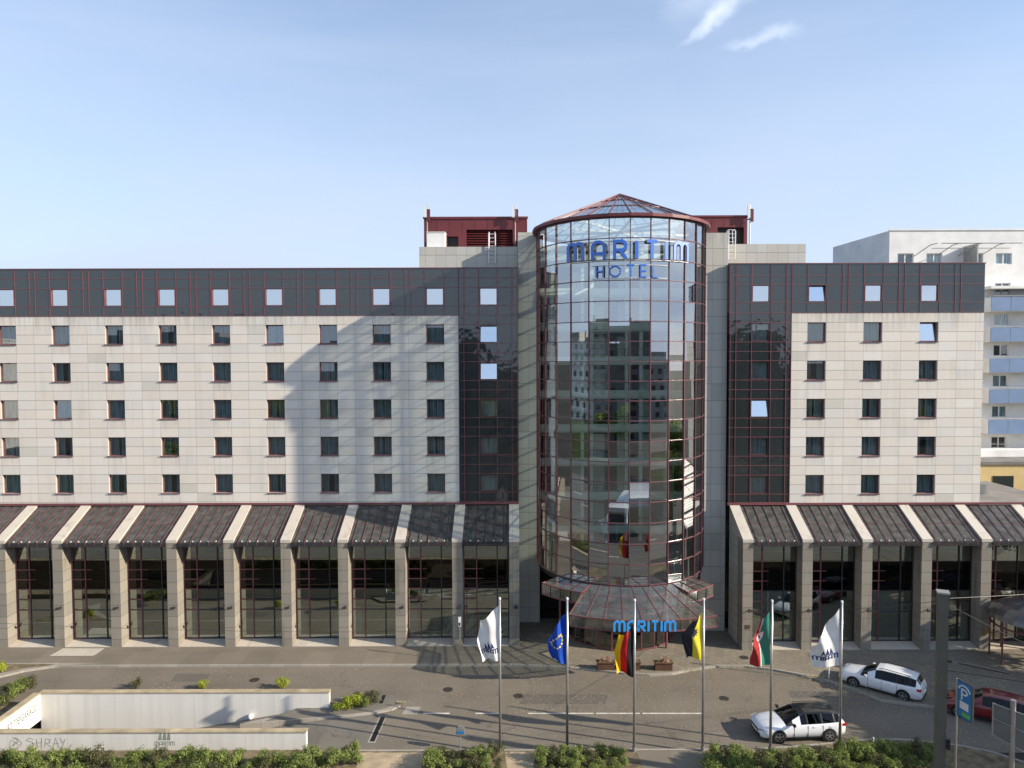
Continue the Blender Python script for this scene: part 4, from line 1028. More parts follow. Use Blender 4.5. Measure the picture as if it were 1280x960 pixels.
o = text_obj('lettering', 'EINFAHRT TIEFGARAGE', 1.0, lambda x, y: Vector((xW+0.004, ym-0.05+x/tw*(yF-yN-0.7), 0.18+y*0.55))-portal.location, 'ink', parent=portal)
# sail logo
def sails(b, fn, s=1.0):
    for k, (x, h) in enumerate(((-.32, .72), (0, .95), (.30, .82))):
        pts = [(x-.20, 0), (x-.12, .0), (x+.10, 0.0), (x+.08, h*.45), (x+.02, h)]
        pts = [(x-.16, 0), (x+.12, 0), (x+.10, h*.5), (x+.03, h)]
        b.quad([fn(p[0]*s, p[1]*s) for p in pts])
M['logo'] = plain('faded_green_logo', (0.22, 0.25, 0.20), 0.8, 0, 0.2, 0.1, 3)
lp = at(206, 937, yN-0.285)
zb0 = zz(206, 929.5, yN-0.285)
b = MB(); fn = lambda u, v: (lp.x+u, yN-0.285, zb0+0.18+v); sails(b, fn, 0.72)
word('w', 'mARITIm', 0.20, 0.17, 0.25, lambda u, v, w: Vector((lp.x+u, yN-0.284-w, zb0-0.10+v)), 1.0, 0.001, None, None, (0, 0), one=b)
tag(b.build('wall_logo', 'logo', fix=False), 'faded green sail logo with MARITIM painted on the near ramp wall', 'logo')
# graffiti
b = MB(); gx = at(40, 930, yN-0.285).x; gz = zz(40, 932, yN-0.285)
strokes = [[(0.0,.1),(.15,.35),(.4,.5),(.5,.3),(.35,.15),(.1,.05),(0.05,-.1),(.3,-.15),(.6,.0),(.7,.2),(.5,.45),(.2,.55)], [(.25,.0),(.3,.3),(.55,.1)],
 [(1.35,.4),(1.1,.5),(.95,.35),(1.3,.25),(1.35,.05),(1.05,-.05)], [(1.5,.45),(1.55,-.05)], [(1.5,.2),(1.8,.22)], [(1.8,.5),(1.75,-.1)],
 [(1.95,-.05),(2.0,.45),(2.25,.4),(2.2,.2),(2.0,.2),(2.3,-.05)], [(2.4,-.05),(2.55,.5),(2.7,-.08)], [(2.45,.15),(2.7,.18)], [(2.8,.5),(2.9,.2),(3.1,.45),(2.95,.1),(2.85,-.15),(3.3,-.12),(3.4,.1),(3.25,.0)]]
for s in strokes:
    ribbon(b, s, 0.024, lambda u, v, w: Vector((gx-1.2+u*0.95, yN-0.284-w-0.001, gz-0.05+v*0.9)), 0, 1, 0.0008, 0.0, (0, 0))
tag(b.build('graffiti', 'spray', fix=False), 'thin black scrawled graffiti at the left end of the near ramp wall', 'graffiti')
b = MB(); p = at(313, 896, yF-0.12)
bm = bmesh.new(); bmesh.ops.create_uvsphere(bm, u_segments=16, v_segments=10, radius=0.16, matrix=Matrix.Translation(p)); me = bpy.data.meshes.new('round_lamp'); bm.to_mesh(me); bm.free()
o = bpy.data.objects.new('round_lamp', me); col.objects.link(o); me.materials.append(M['white']); [setattr(q, 'use_smooth', True) for q in me.polygons]
tag(o, 'round white globe lamp fixed to the far ramp wall', 'lamp')
b = MB(); b.tube([(p.x, yF-0.06, p.z), (p.x, yF+0.0, p.z)], 0.09, 10); bo = b.build('mount', 'grey'); bo.parent = o
# drains and cover
def strip(name, a, c, wd, z, mat, frame=None):
    a = Vector((a.x, a.y, 0)); c = Vector((c.x, c.y, 0)); t = (c-a).normalized(); n_ = Vector((-t.y, t.x, 0))
    b = MB(); b.quad([(p.x, p.y, z) for p in (a-n_*wd/2, c-n_*wd/2, c+n_*wd/2, a+n_*wd/2)]); 
    o = b.build(name, mat, fix=False); o['kind'] = 'structure'; return o
strip('drain_frame', gr(479, 895), gr(464, 928.5), 0.42, 0.006, 'kerb'); strip('drain_grate', gr(479, 896), gr(465, 927), 0.26, 0.011, 'black')
strip('drain_grate', gr(480.5, 871), gr(476, 881.5), 0.2, 0.112, 'black')
poly('road_cover', g2([(508, 883.5), (526, 883.5), (522, 893), (502, 893)]), 0.005, 'kerb')
M['iron'] = plain('cast_iron', (0.06, 0.055, 0.05), 0.6, 0.5, 0.4, 0.3, 8)
for i_, (px, py) in enumerate(((905, 873), (648, 870), (560, 862), (1010, 905), (318, 850), (930, 824))):
    p = gr(px, py); b = MB(); zc_ = 0.121 if py == 824 else 0.006
    b.quad([(p.x+0.31*math.cos(k*math.pi/8), p.y+0.31*math.sin(k*math.pi/8), zc_) for k in range(16)]); tag(b.build('manhole_cover', 'iron', fix=False), kind='structure')
for (a_, c_) in (((430, 833), (432, 858)), ((432, 858), (700, 862))): pass
M['patch'] = asphalt('asphalt_patch', (0.125, 0.112, 0.094))
for pts in ([(655, 868), (760, 868), (757, 880), (650, 880)], [(220, 842), (262, 842), (258, 852), (214, 852)], [(985, 864), (1050, 864), (1058, 872), (990, 872)]): poly('road_patch', g2(pts), 0.0045, 'patch')
lb = MB()
def mark(x0, x1, y, w_=0.13):
    a, c = gr(x0, y), gr(x1, y); lb.quad([(a.x, a.y-w_/2, 0.005), (c.x, c.y-w_/2, 0.005), (c.x, c.y+w_/2, 0.005), (a.x, a.y+w_/2, 0.005)])
for x0, x1 in ((529, 562), (594, 624), (660, 742), (745, 800), (803, 878)): mark(x0, x1, 891.8)
tag(lb.build('lane_marking', 'line', fix=False), kind='structure')
# near planting bed, path slabs
kn = [(xD-1.2, bY)]+[(gr(x, 938.5).x, bY) for x in (500, 700, 890)]+g2([(940, 937.5), (990, 934.5), (1040, 930), (1085, 925.5), (1120, 925), (1160, 928), (1200, 933), (1240, 941), (1300, 960), (1340, 980)])
kn2 = offset(kn, -0.16)
b = MB()
for i in range(len(kn)-1):
    a, c, d, e = kn[i], kn[i+1], kn2[i+1], kn2[i]
    b.quad([(e[0],e[1],0.10),(d[0],d[1],0.10),(c[0],c[1],0.10),(a[0],a[1],0.10)]); b.quad([(a[0],a[1],-0.02),(a[0],a[1],0.10),(c[0],c[1],0.10),(c[0],c[1],-0.02)])
tag(b.build('kerb', 'kerb', fix=False), kind='structure')
b = MB(); b.quad([(p[0], p[1], 0.09) for p in kn2]+[(kn2[-1][0], 29, 0.09), (-60, 29, 0.09), (-60, yN-0.3, 0.09), (xD-1.2, yN-0.3, 0.09)])
tag(b.build('planting_bed', 'soil', fix=False), kind='structure')
def sandp(px0, px1, w):
    pts = []
    rr = random.Random(int(px0))
    for k in range(9): p = gr(px0+(px1-px0)*k/8+rr.uniform(-3, 3), 939.5); pts.append((p.x, bY-0.22-rr.uniform(0, 0.1)))
    for k in range(9): p = gr(px1+(px0-px1)*k/8, 985); pts.append((p.x+rr.uniform(-.4, .4), 31.5+rr.uniform(-.3, .3)))
    poly('sandy_path', pts, 0.097, 'sand')
sandp(452, 532, 1); sandp(632, 668, 1)
a, c = gr(795, 942), gr(878, 942)
poly('paved_path', [(a.x, bY-0.2), (c.x, bY-0.2), (c.x+0.3, 30), (a.x+0.3, 30)], 0.10, 'pave2')
a, c = gr(1210, 938), gr(1290, 952)
# leaf litter
rr = random.Random(11); b = MB()
def inroad(x, y): return (y < kY-0.2 or x > gr(900, 834).x) and y > bY+0.1 and (x > xD or y > yF+0.5)
cnt = 0
while cnt < 4200:
    px = rr.uniform(120, 1270); py = rr.uniform(836, 938); p = gr(px, py)
    if rr.random() > (0.25 if px < 520 else 0.9 if px > 640 else 0.5): continue
    if py > 898 and rr.random() < 0.8: continue
    if not inroad(p.x, p.y): continue
    z = 0.012; s = rr.uniform(0.020, 0.052); a = rr.uniform(0, 6.3)
    if p.y > kY-0.3 or px > 1000: z = 0.13 if p.y > 41 else 0.012
    b.quad([(p.x+s*math.cos(a+k*math.pi/2)*(1 if k % 2 else 0.6), p.y+s*math.sin(a+k*math.pi/2)*(1 if k % 2 else 0.6), z+0.006*(k % 2)) for k in range(4)]); cnt += 1
for px, py, nn, sp in ((1020, 848, 260, 7), (1150, 872, 160, 12), (930, 835, 120, 18), (500, 880, 60, 4), (1075, 868, 90, 14), (865, 840, 80, 10)):
    for k in range(nn):
        p = gr(px+rr.gauss(0, sp), py+rr.gauss(0, sp*0.14)); s = rr.uniform(0.02, 0.05); a = rr.uniform(0, 6.3)
        b.quad([(p.x+s*math.cos(a+k2*math.pi/2), p.y+s*math.sin(a+k2*math.pi/2)*0.7, 0.135+0.01*(k2 % 2)) for k2 in range(4)])
tag(b.build('fallen_leaves', 'litter', fix=False), 'small dry yellow leaves scattered over the road', 'leaves', kind='stuff')

# ------------------------------------------------------------------ plants
def foliage(seed, rx, ry, h, n, s, clumps=9):
    rr = random.Random(seed); b = MB(); cl = []
    for k in range(clumps):
        a = rr.uniform(0, 6.28); q = rr.random()**0.6
        cl.append((q*rx*0.62*math.cos(a), q*ry*0.62*math.sin(a), h*rr.uniform(0.3, 0.78), rr.uniform(0.30, 0.46)*min(rx, h)))
    for k in range(n):
        c = cl[rr.randrange(clumps)]; d = Vector((rr.gauss(0, 1), rr.gauss(0, 1), rr.gauss(0, 1))).normalized()*c[3]*(rr.random()**0.35)*rr.uniform(0.85, 1.2)
        p = Vector(c[:3])+d
        if p.z < 0.02: p.z = rr.uniform(0.02, 0.2)
        nrm = (d.normalized()+Vector((rr.uniform(-.7, .7), rr.uniform(-.7, .7), rr.uniform(-.2, .9)))).normalized()
        t = nrm.orthogonal().normalized(); t = Matrix.Rotation(rr.uniform(0, 6.28), 3, nrm) @ t; bt = nrm.cross(t)
        q = s*rr.uniform(0.6, 1.3)
        b.quad([p-t*q, p+bt*q*0.5, p+t*q, p-bt*q*0.5])
    return b
def stems(seed, rx, h):
    rr = random.Random(seed); b = MB()
    for k in range(5):
        a = rr.uniform(0, 6.28); b.tube([(0, 0, 0), (rx*0.3*math.cos(a), rx*0.3*math.sin(a), h*0.4), (rx*0.5*math.cos(a+.3), rx*0.5*math.sin(a+.3), h*0.7)], [0.02, 0.015, 0.006], 5)
    return b
SP = {}
def shrub_proto(kind, mat, rx, h, n, s, name='shrub'):
    l = []
    for k in range(4):
        r_ = empty(name); foliage(hash((kind, k)) % 1000 if False else (len(SP)*10+k), rx, rx, h, n, s).build('foliage', mat, parent=r_, fix=False)
        stems(k, rx, h).build('stem', 'trunk', parent=r_); l.append([r_, False])
    SP[kind] = l
shrub_proto('green', 'leaf', 0.75, 0.95, 1300, 0.055)
shrub_proto('dark', 'leafd', 0.7, 0.95, 1100, 0.05)
shrub_proto('yellow', 'leafy', 0.7, 0.8, 1100, 0.055)
cntk = {}
def shrub(kind, x, y, sc_, label, group, z=0.09, cat='shrub'):
    e = SP[kind][rnd.randrange(4)]
    if not e[1]: o = e[0]; e[1] = True
    else: o = copy_tree(e[0])
    o.location = (x, y, z); o.rotation_euler = (0, 0, rnd.uniform(0, 6.28)); o.scale = (sc_*rnd.uniform(.9, 1.1), sc_*rnd.uniform(.9, 1.1), sc_*rnd.uniform(.85, 1.15))
    tag(o, label, cat, group)
def row(px0, px1, step, ys, kinds, label, group, s=(0.8, 1.15)):
    for y in ys:
        px = px0+rnd.uniform(0, step/2)
        while px < px1:
            p = gr(px, y+rnd.uniform(-2.5, 2.5)); shrub(rnd.choice(kinds), p.x, p.y, rnd.uniform(*s), label, group)
            px += step*rnd.uniform(0.8, 1.2)
row(-8, 425, 17, (960, 974, 990), ['green', 'green', 'green', 'dark'], 'green shrub in the dense hedge along the foot of the near ramp wall', 'hedge shrubs along the ramp wall', (0.7, 1.0))
for px, y, k, s in ((432, 948, 'dark', .55), (446, 944, 'green', .6), (440, 958, 'green', .8)):
    p = gr(px, y); shrub(k, p.x, p.y, s, 'low shrub at the right end of the ramp hedge beside the sandy path', 'low shrubs at the hedge end')
row(534, 628, 14, (950, 963, 978), ['green', 'green', 'dark'], 'green shrub between the two sandy paths by the first flagpole', 'shrubs between the sandy paths', (0.5, 0.85))
row(674, 778, 14, (950, 962, 978), ['green', 'green', 'dark'], 'green shrub around the foot of the European flag pole', 'shrubs by the European flag', (0.5, 0.85))
row(888, 1045, 15, (955, 967, 982), ['green', 'green', 'dark'], 'green shrub right of the paved path below the white car', 'shrubs right of the paved path', (0.6, 0.9))
row(1050, 1165, 15, (944, 955, 968, 984), ['green', 'green', 'dark'], 'green shrub in the bed beside the tall catenary mast', 'shrubs beside the mast', (0.6, 0.9))
for px, y, s, k in ((424, 891, .75, 'yellow'), (436, 888, .8, 'yellow'), (447, 884, .75, 'yellow')):
    p = gr(px, y); shrub(k, p.x, p.y, s, 'bright yellow-green shrub at the right end of the far ramp wall', 'yellow-green island shrubs')
for px, y, s, k in ((452, 881, .85, 'dark'), (466, 880, .85, 'dark'), (458, 886, .6, 'green')):
    p = gr(px, y); shrub(k, p.x, p.y, s, 'darker straggly shrub on the island beside the yellow-green ones', 'dark island shrubs')
for px, y, s, k, l in ((164, 866, .7, 'dark', 'small dark bush behind the left part of the far ramp wall'), (250, 866, .62, 'leafy', 'small yellowish bush behind the middle of the far ramp wall'), (350, 866, .8, 'yellow', 'low wide yellowish bush behind the far ramp wall near its lamp')):
    p = gr(px, y); shrub('yellow' if k == 'leafy' else k, p.x, p.y+0.5, s, l, None, 0.0)
for px, y in ((30, 872), (18, 880), (4, 888), (38, 868), (-6, 895), (10, 875), (24, 868)):
    p = gr(px, y); shrub('dark' if px % 3 else 'green', min(p.x, xW-0.9), p.y, 0.85, 'dark shrub on the slope left of the garage lintel', 'shrubs left of the garage lintel', 0.3)
for px, y in ((2, 841), (-8, 843)):
    p = gr(px, y); shrub('yellow', p.x, p.y, 0.8, 'bright yellow-green shrub on the left kerb island', 'yellow shrubs on the left island')
# bed left of the lintel
poly('planting_bed', [(-60, yN-0.3), (xW-0.35, yN-0.3), (xW-0.35, yF+0.3), (-60, yF+0.3)], 0.36, 'soil', 0.4)
# planters
def planter(p, label):
    r_ = tag(empty('planter', (p.x, p.y, 0.12)), label, 'planter', 'flower planters in front of the entrance')
    b = MB(); b.box(-0.55, 0.55, -0.22, 0.22, 0, 0.45); b.box(-0.6, 0.6, -0.27, 0.27, 0.45, 0.5); b.build('trough', 'brown', parent=r_)
    foliage(int(p.x*10), 0.55, 0.2, 0.5, 260, 0.05).build('flowers', 'leafp', parent=r_, fix=False).location = (0, 0, 0.38)
    b = MB(); b.box(-0.5, 0.5, -0.18, 0.18, 0.5, 0.52); b.build('soil', 'soil', parent=r_)
planter(gr(757, 836, 0.12), 'brown flower trough on the pavement between the European and German flags')
planter(gr(789, 836, 0.12), 'brown flower trough standing behind the German flag')
planter(gr(829, 836.5, 0.12), 'brown flower trough right of the German flag in the sun')

# ------------------------------------------------------------------ flags
FY = gr(800, 941, 0).y
def uvmat(name, stops):
    m, nt, b = base_mat(name); setp(b, 0.75, 0, 0.2)
    uv = N(nt, 'ShaderNodeUVMap'); s = N(nt, 'ShaderNodeSeparateXYZ'); nt.links.new(uv.outputs[0], s.inputs[0])
    r_ = N(nt, 'ShaderNodeValToRGB'); r_.color_ramp.interpolation = 'CONSTANT'
    e = r_.color_ramp.elements; e[0].position = 0; e[0].color = (*stops[0][1], 1)
    for k, (p, c) in enumerate(stops[1:]):
        q = e[1] if k == 0 else e.new(p); q.position = p; q.color = (*c, 1)
    if len(stops) == 1: e.remove(e[1])
    nt.links.new(s.outputs[0], r_.inputs[0])
    f = mixc(nt, mrange(nt, noise_(nt, pos(nt), 4, 3), 0.3, 0.7, 0, 0.12), r_.outputs[0], (0.05, 0.05, 0.05))
    nt.links.new(f, b.inputs['Base Color'])
    tr = N(nt, 'ShaderNodeBsdfTranslucent'); nt.links.new(f, tr.inputs[0]); ms = N(nt, 'ShaderNodeMixShader'); ms.inputs[0].default_value = 0.25
    o = nt.nodes['Material Output']; nt.links.new(b.outputs[0], ms.inputs[1]); nt.links.new(tr.outputs[0], ms.inputs[2]); nt.links.new(ms.outputs[0], o.inputs[0])
    return m
M['f_white'] = uvmat('flag_white', [(0, (0.78, 0.78, 0.77))])
M['f_eu'] = uvmat('flag_blue', [(0, (0.012, 0.07, 0.42))])
M['f_de'] = uvmat('flag_black_red_gold', [(0, (0.012, 0.012, 0.014)), (0.36, (0.55, 0.015, 0.02)), (0.68, (0.85, 0.50, 0.01))])
M['f_by'] = uvmat('flag_yellow_black', [(0, (0.78, 0.66, 0.05)), (0.52, (0.03, 0.03, 0.04))])
M['f_gr'] = uvmat('flag_green_red', [(0, (0.045, 0.24, 0.17)), (0.48, (0.75, 0.72, 0.7)), (0.54, (0.38, 0.035, 0.035))])
M['navy'] = plain('navy_print', (0.015, 0.03, 0.12), 0.7, 0, 0.2, 0)
M['star'] = plain('star_yellow', (0.80, 0.60, 0.05), 0.7, 0, 0.2, 0)
def flag(px, ytop, fmat, emb, label, plabel, outl, seed):
    base = gr(px, 941, 0.05); base.y = FY; base.x = xx(px, 850, FY); top = zz(px, ytop, FY)
    po = tag(empty('flagpole', (base.x, FY, 0.05)), plabel, 'flagpole', 'flagpoles in front of the hotel')
    b = MB(); b.tube([(0, 0, 0), (0, 0, top-0.05)], [0.075, 0.05], 12); b.build('pole', 'steel', parent=po, smooth=True)
    b = MB(); b.tube([(0, 0, top-0.05), (0, 0, top+0.04)], [0.065, 0.05], 12); b.build('pole_cap', 'wmetal', parent=po)
    b = MB(); b.tube([(0, 0, 0), (0, 0, 0.25)], 0.11, 12); b.build('base_sleeve', 'grey', parent=po)
    # cloth: outline in pixels -> corner points (pole-top, outer-top, outer-bottom, pole-bottom)
    pt, ot, om, ob, pb = [at(a, c, FY) for a, c in outl]
    rr = random.Random(seed); ph = rr.uniform(0, 6); fx = rr.uniform(1.6, 2.2)
    def S(u, v):
        inner = pt.lerp(pb, v)
        outer = ot.lerp(om, v*2) if v < 0.5 else om.lerp(ob, v*2-1)
        p = inner.lerp(outer, u)
        p.x += 0.05*math.sin(v*7+ph)*u
        y = 0.30*u*math.sin(u*6.2*fx/2+v*3.2+ph)+0.12*u*math.sin(v*9+ph*2+u*5)
        return Vector((p.x-base.x-0.06, y, p.z-0.05))
    fo = tag(empty('flag', (base.x, FY, 0.05)), label, 'flag', 'flags on the hotel flagpoles')
    nu, nv = 36, 60; vs = [S(i/nu, j/nv) for j in range(nv+1) for i in range(nu+1)]
    me = bpy.data.meshes.new('flag'); fs = [(j*(nu+1)+i, j*(nu+1)+i+1, (j+1)*(nu+1)+i+1, (j+1)*(nu+1)+i) for j in range(nv) for i in range(nu)]
    me.from_pydata(vs, [], fs); uvl = me.uv_layers.new(name='UVMap')
    for l in me.loops:
        i = l.vertex_index; uvl.data[l.index].uv = ((i % (nu+1))/nu, (i//(nu+1))/nv)
    me.materials.append(M[fmat]); [setattr(q, 'use_smooth', True) for q in me.polygons]
    cl = bpy.data.objects.new('cloth', me); col.objects.link(cl); cl.parent = fo
    def SO(u, v, d=0.0):
        u = min(max(u, 0), 1); v = min(max(v, 0), 1)
        p = S(u, v); e = 1e-3; n = (S(min(u+e, 1), v)-S(max(u-e, 0), v)).cross(S(u, min(v+e, 1))-S(u, max(v-e, 0))).normalized()
        if n.y > 0: n = -n
        return p+n*(0.012+d)
    b = MB()
    if emb == 'eu':
        for k in range(12):
            a = k*math.pi/6; cu, cv = 0.5+0.30*math.cos(a), 0.5+0.145*math.sin(a); pts = []
            for q in range(10):
                r_ = 1 if q % 2 == 0 else 0.42; pts.append(SO(cu+0.075*r_*math.sin(q*math.pi/5), cv-0.036*r_*math.cos(q*math.pi/5)))
            for q in range(10): b.quad([SO(cu, cv), pts[q], pts[(q+1) % 10]])
        b.build('stars', 'star', parent=fo, fix=False)
    elif emb == 'logo':
        # seen from the back, so mirrored; +u runs away from the pole (to the left of the picture)
        def fnm(x, y): return SO(0.5+x*0.8, 0.80-y*0.30)
        for (x, h) in ((-.22, .36), (0, .48), (.20, .42)):
            for q in range(5):
                t0, t1 = q/5, (q+1)/5
                b.quad([fnm(x-.12*(1-t0)+.03*t0, 0.16+h*t0), fnm(x+.09*(1-t0*.6), 0.16+h*t0), fnm(x+.09*(1-t1*.6), 0.16+h*t1), fnm(x-.12*(1-t1)+.03*t1, 0.16+h*t1)])
        word('w', 'mARITIm', 0.26, 0.20, 0.25, lambda u, v, w: SO(0.5+u*0.86, 0.80-(v-0.16)*0.33, w), 1.0, 0.0005, None, None, (0, 0), one=b)
        b.build('printed_logo', 'navy', parent=fo, fix=False)
    elif emb == 'eagle':
        pts = [(.5,.30),(.62,.33),(.72,.30),(.68,.38),(.80,.40),(.68,.43),(.74,.48),(.60,.46),(.56,.52),(.50,.47),(.44,.52),(.40,.46),(.28,.48),(.34,.43),(.22,.40),(.34,.38),(.30,.30),(.40,.33)]
        for q in range(len(pts)): b.quad([SO(.5, .40), SO(*[pts[q][0]*1.0, pts[q][1]]), SO(*[pts[(q+1) % len(pts)][0], pts[(q+1) % len(pts)][1]])])
        b.build('emblem', 'ink', parent=fo, fix=False)
    elif emb == 'crest':
        pts = [(.34,.32),(.68,.32),(.68,.44),(.62,.50),(.51,.54),(.40,.50),(.34,.44)]
        for q in range(len(pts)): b.quad([SO(.51, .42), SO(*pts[q]), SO(*pts[(q+1) % len(pts)])])
        b.build('crest', 'white', parent=fo, fix=False)
        b = MB(); pts = [(.40,.36),(.46,.34),(.48,.40),(.56,.39),(.60,.34),(.63,.44),(.55,.47),(.42,.46)]
        for q in range(len(pts)): b.quad([SO(.51, .41, 0.006), SO(*pts[q], 0.006), SO(*pts[(q+1) % len(pts)], 0.006)])
        b.build('crest_figure', 'redp', parent=fo, fix=False)
    return fo
flag(625, 749, 'f_white', 'logo', 'white flag with navy sail logo on the leftmost flagpole', 'leftmost flagpole, carrying a white flag left of the tower', [(625, 757), (600, 778), (599, 800), (604, 825), (625, 826)], 1)
flag(709, 749, 'f_eu', 'eu', 'blue European flag with a circle of yellow stars', 'flagpole carrying the blue European flag', [(709, 766), (697, 780), (686, 806), (692, 824), (709, 831)], 2)
flag(793, 751, 'f_de', None, 'black red and gold flag hanging in front of the canopy', 'flagpole carrying the black red and gold flag', [(793, 782), (775, 797), (771, 815), (770, 838), (793, 847)], 3)
flag(879, 750, 'f_by', 'eagle', 'black and yellow flag with a dark eagle, right of the canopy', 'flagpole carrying the black and yellow flag', [(879, 765), (868, 778), (856, 795), (857, 822), (879, 825)], 4)
flag(964, 752, 'f_gr', 'crest', 'green and red flag with a pale crest', 'flagpole carrying the green and red flag', [(964, 763), (949, 785), (938, 805), (942, 833), (964, 831)], 5)
flag(1051, 753, 'f_white', 'logo', 'white flag with navy sail logo on the rightmost flagpole above the white cars', 'rightmost flagpole, carrying a white flag by the parked car', [(1051, 760), (1026, 795), (1017, 808), (1020, 835), (1051, 832)], 6)

# ------------------------------------------------------------------ cars
def carpaint(name, c):
    m, nt, b = base_mat(name); setp(b, 0.28, 0.0, 0.5); b.inputs['Base Color'].default_value = (*c, 1); b.inputs['Coat Weight'].default_value = 0.8; b.inputs['Coat Roughness'].default_value = 0.04; return m
M['cwhite'] = carpaint('white_car_paint', (0.72, 0.73, 0.74)); M['cred'] = carpaint('red_car_paint', (0.15, 0.008, 0.010)); M['cblack'] = carpaint('black_car_paint', (0.012, 0.012, 0.014))
M['tail'] = plain('tail_light', (0.40, 0.01, 0.015), 0.15, 0, 0.7, 0); M['head'] = plain('head_light', (0.55, 0.57, 0.6), 0.08, 0.5, 0.9, 0); M['alloy'] = plain('alloy', (0.40, 0.40, 0.41), 0.3, 0.8, 0.5, 0)
def make_car(name, label, loc_, rz, paint, roofpaint, Lc=4.62, Wc=1.84, Hc=1.48, dark_rims=True, hatch=False):
    car = tag(empty(name, loc_, rz), label, 'car')
    k = Lc/4.6
    # stations: x, halfwidth, z_low, z_shoulder, half_top, z_top ; front = +x
    hw = Wc/2
    S_ = [ # x, w, zlow, zbelt, wtop, ztop
        (2.30, 0.50, 0.34, 0.52, 0.48, 0.60), (2.24, 0.74, 0.24, 0.58, 0.66, 0.68), (2.08, 0.87, 0.20, 0.66, 0.72, 0.76), (1.80, 0.905, 0.20, 0.74, 0.74, 0.84),
        (1.35, 0.92, 0.20, 0.82, 0.74, 0.91), (0.98, 0.92, 0.20, 0.88, 0.73, 0.96),        # cowl
        (0.60, 0.92, 0.20, 0.91, 0.68, 1.17), (0.18, 0.92, 0.20, 0.93, 0.62, 1.385),          # windscreen -> roof front
        (-0.15, 0.92, 0.20, 0.94, 0.61, 1.45), (-0.22, 0.92, 0.20, 0.94, 0.61, 1.455), (-0.95, 0.92, 0.20, 0.955, 0.605, 1.46), (-1.02, 0.92, 0.20, 0.957, 0.605, 1.458),
        (-1.62, 0.915, 0.20, 0.985, 0.58, 1.42), (-1.72, 0.915, 0.20, 0.99, 0.575, 1.41), (-1.98, 0.90, 0.22, 1.00, 0.55, 1.36), (-2.18, 0.86, 0.26, 0.98, 0.58, 1.08), (-2.27, 0.80, 0.30, 0.86, 0.66, 0.92), (-2.31, 0.72, 0.36, 0.62, 0.66, 0.68)]
    rings = []
    for (x, w_, zl_, zb_, wt, ztp) in S_:
        w_ = w_*hw/0.92; wt = wt*hw/0.92; ztp *= Hc/1.46 if ztp > 1.0 else 1
        half = [(0, zl_), (w_*0.80, zl_), (w_*0.96, zl_+0.10), (w_, (zl_+zb_)/2+0.02), (w_*0.985, zb_-0.07), (w_*0.945, zb_), (wt+(w_*0.945-wt)*0.06, ztp-0.035-(ztp-zb_)*0.03), (wt*0.86, ztp-0.004), (wt*0.45, ztp+0.012), (0, ztp+0.018)]
        rings.append([Vector((x*k, y, z)) for y, z in half])
    body = MB(); roof = MB(); glass_ = {}; pil = MB()
    nh = len(rings[0])
    for i in range(len(rings)-1):
        A, B = rings[i], rings[i+1]
        for j in range(nh-1):
            xm = S_[i][0]; xn = S_[i+1][0]
            tgt = body; key = None
            if j == 5 and xm <= 0.98 and xn >= -2.0:            # side glass zone
                if (xm, xn) in ((-0.15, -0.22), (-0.95, -1.02), (-1.62, -1.72)): tgt = pil
                elif xm > 0.5: key = None; tgt = body
                else: key = 'side_window'
            if j in (6, 7, 8) and xm <= 0.98 and xn >= 0.18: key = 'windscreen'
            if j == 5 and xm == 0.98: tgt = pil; key = None
            if j in (6, 7, 8) and xm == -1.98: key = 'rear_window'
            if j in (6, 7, 8) and 0.18 >= xm > -1.98 and key is None: tgt = roof
            for sgn in (1, -1):
                q = [Vector((p.x, p.y*sgn, p.z)) for p in (A[j], B[j], B[j+1], A[j+1])]
                if sgn < 0: q.reverse()
                if key: glass_.setdefault(key+('l' if (sgn > 0 and key == 'side_window') else ''), MB()).quad(q)
                else: tgt.quad(q)
    for (R_, s) in ((rings[0], 1), (rings[-1], -1)):
        q = [Vector((p.x, p.y, p.z)) for p in R_]+[Vector((p.x, -p.y, p.z)) for p in reversed(R_[1:-1])]
        if s > 0: q.reverse()
        body.quad(q)
    def fin(mb_, nm, mt, sm=True):
        o = mb_.build(nm, mt, parent=car, fix=False)
        bm = bmesh.new(); bm.from_mesh(o.data); bmesh.ops.remove_doubles(bm, verts=bm.verts, dist=1e-4); bmesh.ops.recalc_face_normals(bm, faces=bm.faces)
        bm.to_mesh(o.data); bm.free()
        if sm:
            [setattr(q, 'use_smooth', True) for q in o.data.polygons]
        return o
    bo = fin(body, 'body', paint); fin(roof, 'roof', roofpaint); fin(pil, 'pillars', 'black', False)
    for kx, g_ in glass_.items(): fin(g_, 'side_window' if 'side' in kx else kx, 'gcar', True)
    inn_ = MB(); inn_.box(-1.9*k, 0.75*k, -0.72, 0.72, 0.5, 0.86); 
    for x in (0.1, -0.8): 
        for y in (-.38, .38): inn_.box((x-0.12)*k, (x+.08)*k, y-.24, y+.24, 0.86, 1.15)
    inn_.build('seats', 'black', parent=car)
    # roof rails
    if not hatch:
        for sy in (-1, 1):
            rl = MB(); y = sy*hw*0.63; rl.tube([(0.0, y, 1.44*Hc/1.46), (-0.15*k, y, 1.50*Hc/1.46), (-1.5*k, y, 1.475*Hc/1.46), (-1.65*k, y, 1.42*Hc/1.46)], 0.018, 6); rl.build('roof_rail', 'black', parent=car)
    wx = (1.36*k, -1.34*k)
